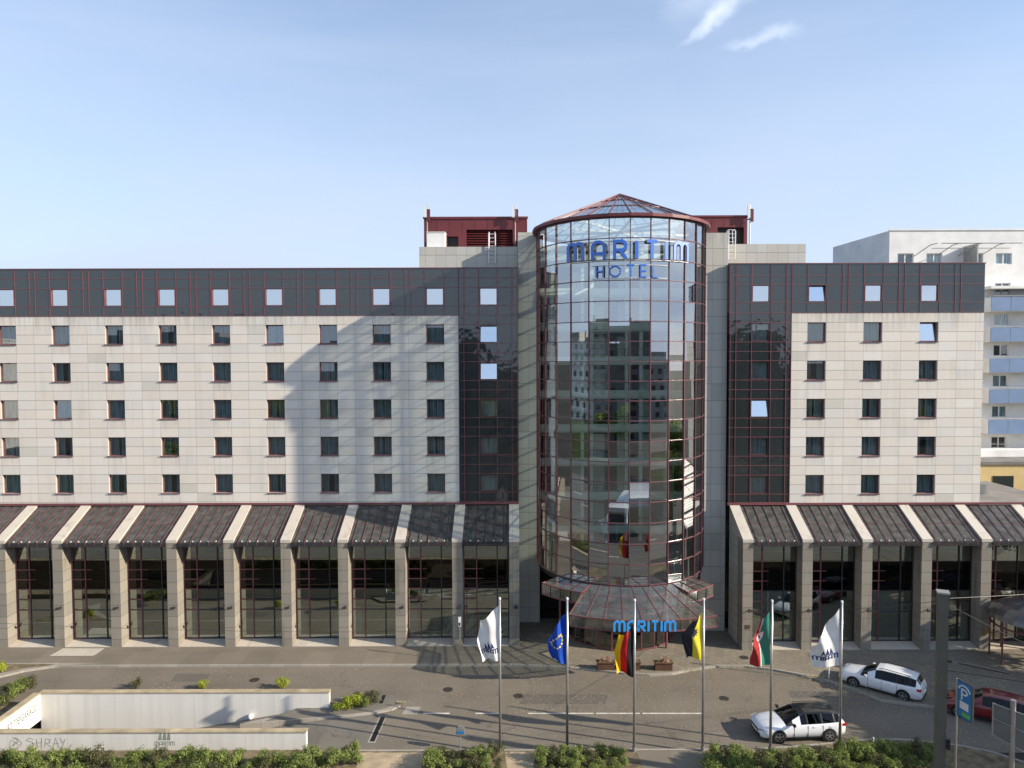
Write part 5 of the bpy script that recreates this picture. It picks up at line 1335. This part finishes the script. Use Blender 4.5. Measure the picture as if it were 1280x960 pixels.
    for x in wx:
        for sy in (-1, 1):
            y = sy*(hw-0.015)
            ar = MB(); ar.tube([(x, sy*(hw-0.12), 0.335), (x, sy*(hw+0.004), 0.335)], 0.385, 28); ar.build('wheel_arch', 'black', parent=car)
            wh = MB(); prof = [(0.0, 0.30), (0.02, 0.325), (0.06, 0.33), (0.18, 0.33)]
            wh.tube([(x, y+sy*0.03, 0.33), (x, y+sy*0.015, 0.33), (x, y-sy*0.2, 0.33)], [0.30, 0.33, 0.33], 28, cap=True)
            wo = wh.build('wheel', 'rubber', parent=car, smooth=False)
            rm = MB(); yo = y+sy*0.038
            seg = 24
            for q in range(seg):
                a0, a1 = 2*math.pi*q/seg, 2*math.pi*(q+1)/seg
                rm.quad([(x+.205*math.cos(a0), yo, .33+.205*math.sin(a0)), (x+.205*math.cos(a1), yo, .33+.205*math.sin(a1)), (x+.235*math.cos(a1), yo, .33+.235*math.sin(a1)), (x+.235*math.cos(a0), yo, .33+.235*math.sin(a0))])
            for q in range(5):
                a = 2*math.pi*q/5+.3; rm.bar((x, yo, .33), (x+.215*math.cos(a), yo, .33+.215*math.sin(a)), 0.02, 0.055, up=(math.sin(a), 0, -math.cos(a)))
            rm.tube([(x, yo-sy*0.01, .33), (x, yo+sy*0.012, .33)], 0.05, 12)
            rm.build('rim', 'alloy', parent=wo)
    for sy in (-1, 1):
        h_ = MB(); h_.quad([(2.245*k, sy*.50, .57), (2.245*k, sy*.50, .66), (2.12*k, sy*hw*.86, .72), (1.86*k, sy*hw*.985, .76), (2.05*k, sy*hw*.955, .64)]); ho = h_.build('headlight', 'head', parent=car, fix=False)
        bm = bmesh.new(); bm.from_mesh(ho.data); r3 = bmesh.ops.solidify(bm, geom=list(bm.faces), thickness=0.04); bm.to_mesh(ho.data); bm.free(); ho.location = (0.035, sy*0.012, 0.0)
        t_ = MB(); t_.box(-2.275*k, -2.02*k, min(sy*hw*.74, sy*hw*.955), max(sy*hw*.74, sy*hw*.955), .80, .93); t_.build('tail_light', 'tail', parent=car)
        mi = MB(); mi.bar((.62*k, sy*(hw-.02), .97), (.62*k, sy*(hw+.09), .99), 0.05); mi.box(.57*k, .70*k, min(sy*(hw+.06), sy*(hw+.22)), max(sy*(hw+.06), sy*(hw+.22)), .95, 1.07); mi.build('mirror', paint if dark_rims is False else 'cblack', parent=car)
        for x in (-.62, -.98-.55):
            d_ = MB(); d_.box((x)*k-.02, x*k+.16, min(sy*(hw-.01), sy*(hw+.025)), max(sy*(hw-.01), sy*(hw+.025)), .80, .83); d_.build('door_handle', paint, parent=car)
        se = MB()
        for x in (.55, -.19, -1.0): se.box(x*k-.006, x*k+.006, min(sy*(hw-.03), sy*(hw+.004)), max(sy*(hw-.03), sy*(hw+.004)), .32, .88)
        se.box(-1.0*k, .55*k, min(sy*(hw-.06), sy*(hw+.001)), max(sy*(hw-.06), sy*(hw+.001)), .24, .30)
        se.build('door_seam', 'black', parent=car)
    gr_ = MB(); gr_.box(2.20*k, 2.325*k, -.48, .48, .50, .58); gr_.box(2.18*k, 2.30*k, -.55, .55, .25, .38); gr_.build('grille', 'black', parent=car)
    pl = MB(); pl.box(2.30*k, 2.335*k, -.26, .26, .40, .49); pl.build('number_plate', 'white', parent=car)
    pl = MB(); pl.box(-2.345*k, -2.30*k, -.26, .26, .52, .62); pl.build('number_plate', 'white', parent=car)
    pl = MB(); pl.box(-2.33*k, -2.2*k, -.6, .6, .28, .36); pl.build('bumper_insert', 'black', parent=car)
    return car
# lower white car: wheel contacts -> pose (the side facing the camera)
def pose(fw, rw, Lc, zg, Wc=1.84):
    a, b_ = gr(*fw, zg), gr(*rw, zg); d = (a-b_); ang = math.atan2(d.y, d.x); mid = (a+b_)/2
    n_ = Vector((-math.sin(ang), math.cos(ang), 0));
    if n_.y < 0: n_ = -n_
    c = mid+n_*(Wc/2-0.05); return (c.x, c.y, zg), ang, d.length
l, a, wb = pose((974, 929), (1036.5, 926.5), 4.6, 0.006); print('car2', l, math.degrees(a), wb)
make_car('parked_car', 'white estate car with black roof on the road, below the other white car', l, a, 'cwhite', 'cblack', Hc=1.42)
l, a, wb = pose((1067, 859.5), (1128.5, 876.5), 4.6, 0.006); print('car1', l, math.degrees(a), wb)
make_car('parked_car', 'white estate car with white roof parked at the kerb beside the white flag', (l[0], l[1], 0.006), a, 'cwhite', 'cwhite', dark_rims=False)
l, a, wb = pose((1203, 897), (1262, 911), 4.2, 0.006); print('car3', l, math.degrees(a), wb)
make_car('parked_car', 'dark red car in the shade behind the parking sign', (l[0], l[1], 0.006), a, 'cred', 'cred', Lc=4.3, dark_rims=False, hatch=True)

# ------------------------------------------------------------------ street furniture
MY = 31.0; mp_ = at(1174, 960, MY); mx_ = mp_.x
mz = zz(1173, 741, MY)
mast = tag(empty('catenary_mast', (mx_, MY, 0), R(-24)), 'tall square olive grey mast for overhead tram wires at the right', 'mast')
b = MB(); b.box(-0.215, 0.215, -0.215, 0.215, 0, mz); b.build('shaft', 'mast', parent=mast)
b = MB(); b.box(-0.25, 0.25, -0.25, 0.25, mz, mz+0.07); b.build('cap_plate', 'grey', parent=mast)
b = MB()
for y0, y1 in ((831, 836),): pass
za = zz(1180, 824, MY); b.bar((0.2, 0, za), (0.65, 0.3, za-0.18), 0.06); b.bar((0.6, 0.3, za-0.16), (2.6, 0.6, za-0.42), 0.07); b.bar((0.2, 0, za-0.45), (3.4, 0.8, za-0.75), 0.05)
b.build('bracket_arm', 'dgrey', parent=mast)
b = MB()
for y in (768, 823, 868): z = zz(1180, y, MY); b = MB(); b.bar((0.19, -0.2, z), (0.36, -0.2, z), 0.07, 0.09); b.build('fixing', 'black', parent=mast)
b = MB()
b.bar((0.2, -0.27, zz(1180, 925, MY)), (0.36, -0.27, zz(1180, 925, MY)), 0.08, 0.45)
b.build('fixing', 'black', parent=mast)
def wire(pts, label, r_=0.012):
    b = MB(); out_ = []
    for i in range(len(pts)-1):
        a, c = Vector(pts[i]), Vector(pts[i+1]); sag = (c-a).length*0.012
        for t in range(0, 13 if i == len(pts)-2 else 12):
            q = a.lerp(c, t/12); q.z -= sag*4*(t/12)*(1-t/12); out_.append(q)
    b.tube(out_, r_, 5); tag(b.build('overhead_wire', 'dgrey'), label, 'wire', 'overhead wires')
mtop = Vector((mx_, MY, mz-0.35))
cl = lambda i: Vector((colsR[0]+0.1, CR-0.25, zlr))
wire([mtop, cl(0)], 'thin wire from the mast top to the first column right of the tower')
wire([mtop+Vector((0.3, 0, 0.1)), Vector((mx_+26, 36, mz+0.2))], 'thin wire running from the mast top out of frame to the right')
wire([mtop+Vector((0.3, 0, -0.2)), Vector((mx_+14, 38, 2.5))], 'thin wire running down rightward from the mast across the porch')
wire([Vector((-40, 44, zz(0, 770, 44))), Vector((colsL[0], CL-0.25, zz(640, 785, CL-0.2)-0.1))], 'long thin wire crossing the left colonnade in front of the columns')
# parking sign
def frame_sign(px, ytop, ybot, Y):
    return at(px, ybot, Y)
SY = 31.5; sp = at(1195.5, 950, SY); zT = zz(1195, 848, SY); sx = xx(1195.5, 900, SY)
ps = tag(empty('parking_sign', (sx, SY, 0)), 'blue parking sign with white P on a grey post beside the mast', 'sign')
b = MB(); b.tube([(0, 0, 0), (0, 0, zT+0.0)], 0.05, 10); b.build('post', 'steel', parent=ps)
M['signblue'] = plain('sign_blue', (0.01, 0.17, 0.42), 0.4, 0, 0.5, 0.04, 3); M['signgreen'] = plain('sign_green', (0.12, 0.45, 0.06), 0.4, 0, 0.5, 0)
hs = zz(1200, 848, SY)-zz(1200, 893, SY); wsn = 0.84
pn = empty('tmp'); bpy.data.objects.remove(pn)
angS = R(-80)
def rotp(x, y, z): return (0.05+x*math.cos(angS)-y*math.sin(angS), x*math.sin(angS)+y*math.cos(angS), z)
def rbox(b, x0, x1, y0, y1, z0, z1):
    n = len(b.v); b.v += [rotp(*q) for q in ((x0,y0,z0),(x1,y0,z0),(x1,y1,z0),(x0,y1,z0),(x0,y0,z1),(x1,y0,z1),(x1,y1,z1),(x0,y1,z1))]
    for f in ((0,3,2,1),(4,5,6,7),(0,1,5,4),(1,2,6,5),(2,3,7,6),(3,0,4,7)): b.f.append(tuple(n+i for i in f)); b.mi.append(0)
zS0 = zT-hs
b = MB(); rbox(b, 0, wsn, -0.06, 0.06, zS0, zT); b.build('panel', 'dgrey', parent=ps)
b = MB(); rbox(b, 0.03, wsn-0.03, -0.066, -0.061, zS0+0.03, zT-0.03); b.build('face', 'signblue', parent=ps)
text_obj('letter_p', 'P', 0.85, lambda x, y: rotp(wsn/2-0.02+x, -0.072, zS0+hs*0.50+y*0.9), 'white', parent=ps)
b = MB(); pts = arc(wsn/2, 0, 0.34, 160, 20, 8)
for q in range(8): b.bar(rotp(pts[q][0], -0.072, zT-0.50+pts[q][1]), rotp(pts[q+1][0], -0.072, zT-0.50+pts[q+1][1]), 0.03, 0.06)
b.build('roof_arc', 'white', parent=ps)
b = MB(); rbox(b, 0.18, wsn-0.18, -0.072, -0.067, zS0+0.42, zS0+hs*0.46); b.build('white_field', 'white', parent=ps)
b = MB(); rbox(b, 0.30, wsn-0.08, -0.072, -0.067, zS0+0.12, zS0+0.30); b.build('green_field', 'signgreen', parent=ps)
# rear of a direction sign
QY = 31.0; qx = xx(1266, 900, QY); qT = zz(1266, 875, QY)
rs = tag(empty('direction_sign', (qx, QY, 0)), 'grey back of a large road sign on a thick post at the right edge', 'sign')
b = MB(); b.tube([(0, 0, 0), (0, 0, qT)], 0.11, 12); b.build('post', 'steel', parent=rs)
b = MB(); q0 = zz(1246, 882, QY); q1 = zz(1246, 935, QY)
b.v += [(-0.75, 0.25, q1+0.5), (0.8, -0.35, q1-0.25), (0.8, -0.35, q0-0.45), (-0.75, 0.25, q0)]; b.v += [(v[0]+0.02, v[1]+0.05, v[2]) for v in b.v[:4]]
for f in ((0,1,2,3),(7,6,5,4),(0,4,5,1),(1,5,6,2),(2,6,7,3),(3,7,4,0)): b.f.append(f); b.mi.append(0)
M['signback'] = plain('sign_back', (0.17, 0.17, 0.165), 0.5, 0.5, 0.5, 0.1, 2); b.build('panel', 'signback', parent=rs)
b = MB(); b.bar((-0.75, 0.21, q1+0.5), (-0.75, 0.21, q0), 0.04); b.bar((-0.75, 0.21, (q0+q1)/2+0.3), (0.8, -0.39, (q0+q1)/2-0.3), 0.04); b.bar((-0.75, 0.21, q0), (0.8, -0.39, q0-0.45), 0.04); b.bar((-0.75, 0.21, q1+0.5), (0.8, -0.39, q1-0.25), 0.04); b.build('stiffener', 'grey', parent=rs)
# small signs
p = gr(575, 826, 0.12); b = MB(); h_ = zz(575, 770, p.y)-0.12
s1 = tag(empty('stop_sign_post', (p.x, p.y, 0.12)), 'thin post with a narrow red and white sign by the last left column', 'sign')
b.tube([(0, 0, 0), (0, 0, h_)], 0.03, 8); b.build('post', 'grey', parent=s1)
b = MB(); b.box(-0.09, 0.09, -0.05, -0.03, h_-0.7, h_-0.05); b.build('panel', 'white', parent=s1); b = MB(); b.box(-0.06, 0.06, -0.06, -0.051, h_-0.65, h_-0.42); b.build('mark', 'redp', parent=s1)
p = gr(1036, 848, 0.12); s1 = tag(empty('sign_post', (p.x, p.y, 0.12)), 'thin bare white post behind the rightmost white flag', 'post'); h_ = zz(1036, 775, p.y)-0.1
b = MB(); b.tube([(0, 0, 0), (0, 0, h_)], 0.035, 8); b.build('post', 'wmetal', parent=s1); b = MB(); b.box(-0.05, 0.05, -0.06, -0.03, h_-0.5, h_); b.build('panel', 'wmetal', parent=s1)
p = gr(575.5, 936, 0.09); s1 = tag(empty('ticket_box', (p.x, p.y, 0.09)), 'small grey and blue box on a thin post at the edge of the bed', 'box'); h_ = zz(575, 908, p.y)-0.09
b = MB(); b.tube([(0, 0, 0), (0, 0, h_-0.1)], 0.03, 8); b.build('post', 'grey', parent=s1)
b = MB(); b.box(-0.22, 0.22, -0.10, 0.12, h_-0.42, h_-0.08); b.box(-0.12, 0.12, -0.08, 0.1, h_-0.08, h_); b.build('housing', 'grey', parent=s1); b = MB(); b.box(-0.18, 0.18, -0.115, -0.101, h_-0.32, h_-0.2); b.build('blue_plate', 'signblue', parent=s1)
b = MB(); p = gr(1091.5, 941, 0.1); b.tube([(p.x, p.y, 0.05), (p.x, p.y, 0.9)], 0.035, 8); tag(b.build('marker_post', 'wmetal'), 'short thin pale marker post in the shrubs below the parked car', 'post')
# domed porch at the far right
dx_ = xx(1290, 790, 46.0); dy_ = 46.0
dz0 = zz(1262, 785, 45.0); 
porch = tag(empty('porch', (dx_, dy_, 0.12)), 'glass porch with domed roof and dark red posts at the right edge', 'porch')
b = MB(); Rp = 2.3
for k in range(8):
    a = k*math.pi/4+0.2; b.tube([(Rp*math.cos(a), Rp*math.sin(a), 0), (Rp*math.cos(a), Rp*math.sin(a), 2.9)], 0.06, 8)
for z in (2.45, 2.9):
    for k in range(24): a = k*math.pi/12; c = (k+1)*math.pi/12; b.bar((Rp*math.cos(a), Rp*math.sin(a), z), (Rp*math.cos(c), Rp*math.sin(c), z), 0.09)
b.build('frame', 'red', parent=porch)
g = MB(); b = MB(); nr = 6
for i in range(nr):
    t0, t1 = i/nr*math.pi/2, (i+1)/nr*math.pi/2
    for k in range(24):
        a, c = k*math.pi/12, (k+1)*math.pi/12
        f_ = lambda t, a: (2.55*math.cos(t)*math.cos(a), 2.55*math.cos(t)*math.sin(a), 2.92+1.15*math.sin(t))
        g.quad([f_(t0, a), f_(t0, c), f_(t1, c), f_(t1, a)])
        if k % 3 == 0: b.bar(f_(t0, a), f_(t1, a), 0.05)
M['dome'] = plain('smoked_dome', (0.10, 0.09, 0.075), 0.18, 0.0, 0.7, 0.2, 1)
g.build('dome', 'dome', parent=porch, smooth=True); b.build('dome_rib', 'red', parent=porch)

# ------------------------------------------------------------------ neighbours on the right
AY = 66.0; ax0 = xx(1110, 400, AY)
M['apwall'] = plain('apartment_render', (0.74, 0.73, 0.70), 0.85, 0, 0.2, 0.10, 0.7); M['balc'] = plain('balcony_blue', (0.15, 0.225, 0.36), 0.5, 0, 0.4, 0.08, 0.9)
ap = tag(empty('apartment_building', (ax0, AY, 0)), 'pale apartment block with blue balconies behind the right wing', 'building')
zA = zz(1200, 288, AY); zA0 = zz(1200, 371, AY); xb0 = xx(1226, 450, AY)
b = MB(); ax1 = ax0+34; o3 = Vector(ap.location)
holes = []
ztw, zbw = zz(1200, 316.5, AY), zz(1200, 330.5, AY)
for pa, pb_ in ((1122, 1142), (1158, 1178), (1208, 1229), (1245, 1265), (1282, 1302), (1320, 1340)): holes.append((xx(pa, 320, AY), xx(pb_, 320, AY), zbw, ztw))
stp = (zz(1250, 371, AY)-zz(1250, 525, AY))/4
for k in range(7):
    zt_, zb_2 = zz(1250, 354.5+38.5*(k)+0, AY+0.8)-0, 0
    zc = zz(1250, 361+38.4*k, AY)
    for pa, pb_ in ((1243, 1262), (1300, 1319)): holes.append((xx(pa, 400, AY), xx(pb_, 400, AY), zc-0.55, zc+0.55))
wall_holes(b, ax0, ax1, 0, zA, holes, AY, 0.2)
b.v = [(v[0]-o3.x, v[1]-o3.y, v[2]) for v in b.v]
D_ = xx(1110, 400, AY)/xx(1040, 400, AY)*AY-AY; zE = zz(1040, 309, AY+D_)
for xe in (0, ax1-ax0): b.quad([(xe, 0, 0), (xe, D_, 0), (xe, D_, zE), (xe, 0, zA)])
b.quad([(0, 0, zA), (34, 0, zA), (34, D_, zE), (0, D_, zE)]); b.quad([(0, D_, 0), (34, D_, 0), (34, D_, zE), (0, D_, zE)])
b.box(-0.12, 34.1, -0.08, 0.0, zA, zA+0.14); b.build('wall', 'apwall', parent=ap, fix=False)
gw = None
for (xa, xb_, za_, zb_3) in holes:
    f = MB(); cx_ = (xa+xb_)/2-o3.x
    for (u0, u1) in ((xa-o3.x, xa-o3.x+.08), (xb_-o3.x-.08, xb_-o3.x), (cx_-.05, cx_+.05)): f.box(u0, u1, 0.12, 0.17, za_, zb_3)
    f.box(xa-o3.x, xb_-o3.x, 0.115, 0.165, za_, za_+.08); f.box(xa-o3.x, xb_-o3.x, 0.115, 0.165, zb_3-.08, zb_3)
    fo = f.build('window', 'white', parent=ap); g = MB(); g.quad([(xa-o3.x, .15, za_), (xb_-o3.x, .15, za_), (xb_-o3.x, .15, zb_3), (xa-o3.x, .15, zb_3)]); g.build('pane', 'gwin', parent=fo, fix=False)
    g = MB(); g.quad([(xa-o3.x, .22, za_), (xb_-o3.x, .22, za_), (xb_-o3.x, .22, zb_3), (xa-o3.x, .22, zb_3)]); g.build('blind', 'curtain' if rnd.random() < .6 else 'roomdark', parent=fo, fix=False)
for k in range(7):
    z1 = zz(1250, 371.5+38.4*k, AY-1.2); z0 = zz(1250, 387.5+38.4*k, AY-1.2); xa = xb0-o3.x
    s = MB(); s.box(xa, 34, -1.2, -0.002, z0-0.12, z0+0.02); s.box(xa, xa+0.12, -1.2, -0.002, z0+.02, z1); so2 = s.build('balcony', 'apwall', parent=ap)
    s = MB()
    for q in range(12): s.box(xa+q*1.8+.02, xa+q*1.8+1.78, -1.26, -1.21, z0-0.08, z1)
    s.build('balcony_panel', 'balc', parent=so2)
    s = MB(); s.tube([(xa, -1.23, z1+0.12), (34, -1.23, z1+0.12)], 0.03, 6); s.build('railing', 'grey', parent=so2)
s = MB(); s.box(xb0-o3.x-0.2, 34, -1.5, -0.003, zz(1250, 371, AY-1.5)+0.75, zz(1250, 371, AY-1.5)+1.0); s.build('upper_slab', 'apwall', parent=ap)
s = MB(); pz = zz(1200, 305, AY-1.5)
for pxx in (1150, 1178, 1206, 1234): 
    u = xx(pxx, 305, AY-1)-o3.x; s.tube([(u, 0, pz-0.9), (u+0.6, -1.6, pz-0.1), (u+1.0, -2.0, pz)], 0.04, 6)
s.tube([(xx(1150, 305, AY)-o3.x+.8, -2.0, pz), (xx(1245, 305, AY)-o3.x+1, -2.0, pz)], 0.05, 6); s.tube([(xx(1150, 305, AY)-o3.x+.5, -1.0, pz-.3), (xx(1245, 305, AY)-o3.x+.6, -1.0, pz-.3)], 0.04, 6)
s.box(xx(1205, 305, AY)-o3.x, xx(1205, 305, AY)-o3.x+.12, -1.9, -0.01, zbw-.3, pz)
s.build('awning_frame', 'grey', parent=ap)
# yellow low building
yx = XR1+0.6; M['yellow'] = plain('yellow_render', (0.56, 0.42, 0.20), 0.8, 0, 0.3, 0.08, 0.8)
yb_ = tag(empty('low_building', (yx, 60, 0)), 'low yellow building behind the right end of the hotel', 'building')
zy = zz(1250, 580, 61); b = MB(); b.box(-4, 22, 0.8, 5, 0, zy); b.build('wall', 'yellow', parent=yb_)
b = MB(); b.box(-4.1, 22.1, 0.65, 5.1, zy, zy+0.25); b.build('roof', 'flatroof', parent=yb_)
b = MB(); b.box(-3.0, 22, 3.6, 4.9, zy+0.25, zz(1250, 562, 64)); b.build('upper_wall', 'apwall', parent=yb_)
b = MB()
for k in range(6): b.box(0.5+k*3.2, 2.3+k*3.2, 0.76, 0.798, zy-2.6, zy-1.0)
b.build('window', 'clad', parent=yb_)

# ------------------------------------------------------------------ surroundings (seen in the reflections, cast shade from the right)
def tree_proto(seed, h=12, r_=4.2, n=7000, s=0.28):
    rr = random.Random(seed); t = empty('street_tree'); b = MB(); b.tube([(0, 0, 0), (0.1, 0, h*.3), (0, .1, h*.55), (.1, 0, h*.85)], [.28, .2, .14, .04], 8)
    cl = []
    for k in range(9):
        a = rr.uniform(0, 6.28); z = h*rr.uniform(.3, .6); e = Vector((r_*.7*math.cos(a), r_*.7*math.sin(a), z+h*.22)); b.tube([(0, 0, z), tuple(e*.5+Vector((0, 0, z*.5))), tuple(e)], [.1, .07, .02], 5)
        cl.append((e, rr.uniform(1.3, 2.0)))
    for k in range(6): cl.append((Vector((rr.uniform(-1, 1)*r_*.4, rr.uniform(-1, 1)*r_*.4, h*rr.uniform(.7, .92))), rr.uniform(1.2, 1.9)))
    b.build('trunk', 'trunk', parent=t); f = MB()
    for k in range(n):
        c, q = cl[rr.randrange(len(cl))]; d = Vector((rr.gauss(0, 1), rr.gauss(0, 1), rr.gauss(0, 1))).normalized()*q*(rr.random()**.4)*rr.uniform(.8, 1.2)
        p = c+d; nn = Vector((rr.gauss(0, 1), rr.gauss(0, 1), rr.gauss(0, 1)+.5)).normalized(); tt = nn.orthogonal().normalized(); bt = nn.cross(tt); w_ = s*rr.uniform(.6, 1.2)
        f.quad([p-tt*w_, p+bt*w_*.6, p+tt*w_, p-bt*w_*.6])
    f.build('crown', 'leaf', parent=t, fix=False); return t
tps = [tree_proto(1), tree_proto(2, 10, 3.6)]; used = [False, False]
def tree(x, y, label, s=1.0, k=0):
    if not used[k]: o = tps[k]; used[k] = True
    else: o = copy_tree(tps[k])
    o.location = (x, y, 0); o.rotation_euler = (0, 0, rnd.uniform(0, 6.28)); o.scale = (s, s, s); tag(o, label, 'tree', 'street trees around the hotel square')
for i, (x, y, s, k) in enumerate(((41, 35, 0.9, 0), (46, 30.5, 1.0, 1), (50, 35, 1.05, 0), (43, 41, 0.95, 1), (38.5, 30, 0.8, 0))):
    tree(x, y, 'leafy street tree beyond the right edge casting shade on the red car', s, k)
for i, x in enumerate((-52, -38, -24, 30, 46, 62, 10, 78, -70, -6, 20, -30, 70, -60)): tree(x, (-38 if i < 9 else -62)+6*math.sin(i*2.3), 'leafy street tree across the square behind the viewer', 1.0+0.15*math.sin(i), i % 2)
def block(x0, x1, y0, y1, h, wm, label, floors=None, pitch=3.6):
    r_ = tag(empty('city_block', ((x0+x1)/2, y1, 0)), label, 'building'); ox, oy = (x0+x1)/2, y1
    b = MB(); b.box(x0-ox, x1-ox, y0-oy, 0, 0, h); b.box(x0-ox-.2, x1-ox+.2, y0-oy-.2, .2, h, h+.4); b.build('wall', wm, parent=r_)
    g = MB(); n = int((x1-x0)/pitch); fl_ = int(h/3.0)
    for j in range(fl_):
        for i in range(n):
            a = x0-ox+(x1-x0)/n*(i+.5); g.box(a-.8, a+.8, 0.003, 0.06, j*3.0+1.0, j*3.0+2.5)
    g.build('window', 'clad', parent=r_)
    g = MB()
    for j in range(1, fl_): g.box(x0-ox, x1-ox, 0.003, 0.9, j*3.0-.1, j*3.0+.6) if j % 2 else None
    if wm == 'apwall' and g.f: g.build('balcony', 'apwall', parent=r_)
    rb = random.Random(int(x0)); q = x0-ox+3
    while q < x1-ox-6:
        wv_ = rb.uniform(3, 8); g = MB(); g.box(q, q+wv_, y0-oy+2, -2.5, h+.4, h+.4+rb.uniform(1.2, 3.4)); g.build('roof_house', 'blockgrey', parent=r_); q += wv_+rb.uniform(3, 9)
        g = MB(); g.tube([(q-1, -3, h), (q-1, -3, h+rb.uniform(3, 6))], 0.12, 6); g.build('aerial', 'dgrey', parent=r_)
M['blockgrey'] = plain('grey_render', (0.30, 0.29, 0.27), 0.8, 0, 0.2, 0.12, 0.3); M['blockdark'] = plain('dark_facade', (0.12, 0.125, 0.12), 0.5, 0, 0.4, 0.2, 0.3)
block(-120, -62, -125, -108, 27, 'blockgrey', 'long grey city block across the square behind the viewer')
block(-50, -8, -112, -96, 25, 'blockdark', 'dark office block across the square behind the viewer')
block(2, 30, -118, -100, 22, 'apwall', 'pale balconied block across the square behind the viewer')
block(38, 76, -110, -95, 26.5, 'blockdark', 'second dark office block across the square, right behind the viewer')
block(-150, -110, -60, -20, 24, 'apwall', 'pale block at the far left of the square')
block(-118, -108, 8, 20, 33, 'apwall', 'slim white tower block far left of the square')
block(95, 150, -95, -70, 20, 'blockgrey', 'grey block at the far right of the square')
def tent(x, y, w_, h0, h1, label):
    t = tag(empty('marquee', (x, y, 0)), label, 'tent', 'white marquees on the square'); b = MB(); q = w_/2; c = [(-q, -q), (q, -q), (q, q), (-q, q)]
    for k in range(4):
        a, d = c[k], c[(k+1) % 4]
        for s in range(6):
            f0, f1 = s/6, (s+1)/6
            z0, z1 = h0+(h1-h0)*f0**1.6, h0+(h1-h0)*f1**1.6
            b.quad([(a[0]*(1-f0), a[1]*(1-f0), z0), (d[0]*(1-f0), d[1]*(1-f0), z0), (d[0]*(1-f1), d[1]*(1-f1), z1), (a[0]*(1-f1), a[1]*(1-f1), z1)])
        b.quad([(a[0], a[1], h0-.5), (d[0], d[1], h0-.5), (d[0], d[1], h0), (a[0], a[1], h0)])
    b.build('canopy', 'white', parent=t, fix=False); b = MB()
    for a in c: b.tube([(a[0], a[1], 0), (a[0], a[1], h0)], .06, 6)
    b.build('pole', 'grey', parent=t)
tent(7, 9, 11, 3.0, 6.5, 'large white pointed marquee on the square below the viewer'); tent(20, 6, 9, 3, 6, 'smaller white pointed marquee right of the large one')
# square behind: road, grass, tram tracks
sheet('square_road', -0.02, [(-200, 200, 18, 28.5), (-200, 200, -34, -20)], 'patch')
sheet('lawn', -0.02, [(-200, -60, -18, 10), (60, 200, -18, 16)], 'grass')
b = MB()
for y in (19.5, 21.0, 24.0, 25.5): b.box(-200, 200, y-.04, y+.04, -0.02, 0.0)
tag(b.build('tram_rail', 'steel'), kind='structure')
b = MB()
for k in range(-25, 26): b.quad([(k*6, 22.4, -0.012), (k*6+3, 22.4, -0.012), (k*6+3, 22.6, -0.012), (k*6, 22.6, -0.012)]); b.quad([(k*6, -27.1, -0.012), (k*6+3, -27.1, -0.012), (k*6+3, -26.9, -0.012), (k*6, -26.9, -0.012)])
tag(b.build('lane_marking', 'line', fix=False), kind='structure')

# remove unused prototypes
for l_ in SP.values():
    for e in l_:
        if not e[1]:
            for ch in list(e[0].children): bpy.data.objects.remove(ch)
            bpy.data.objects.remove(e[0])
if hasattr(sc, 'cycles'):
    sc.cycles.max_bounces = 10; sc.cycles.transparent_max_bounces = 24; sc.cycles.glossy_bounces = 6; sc.cycles.caustics_reflective = False
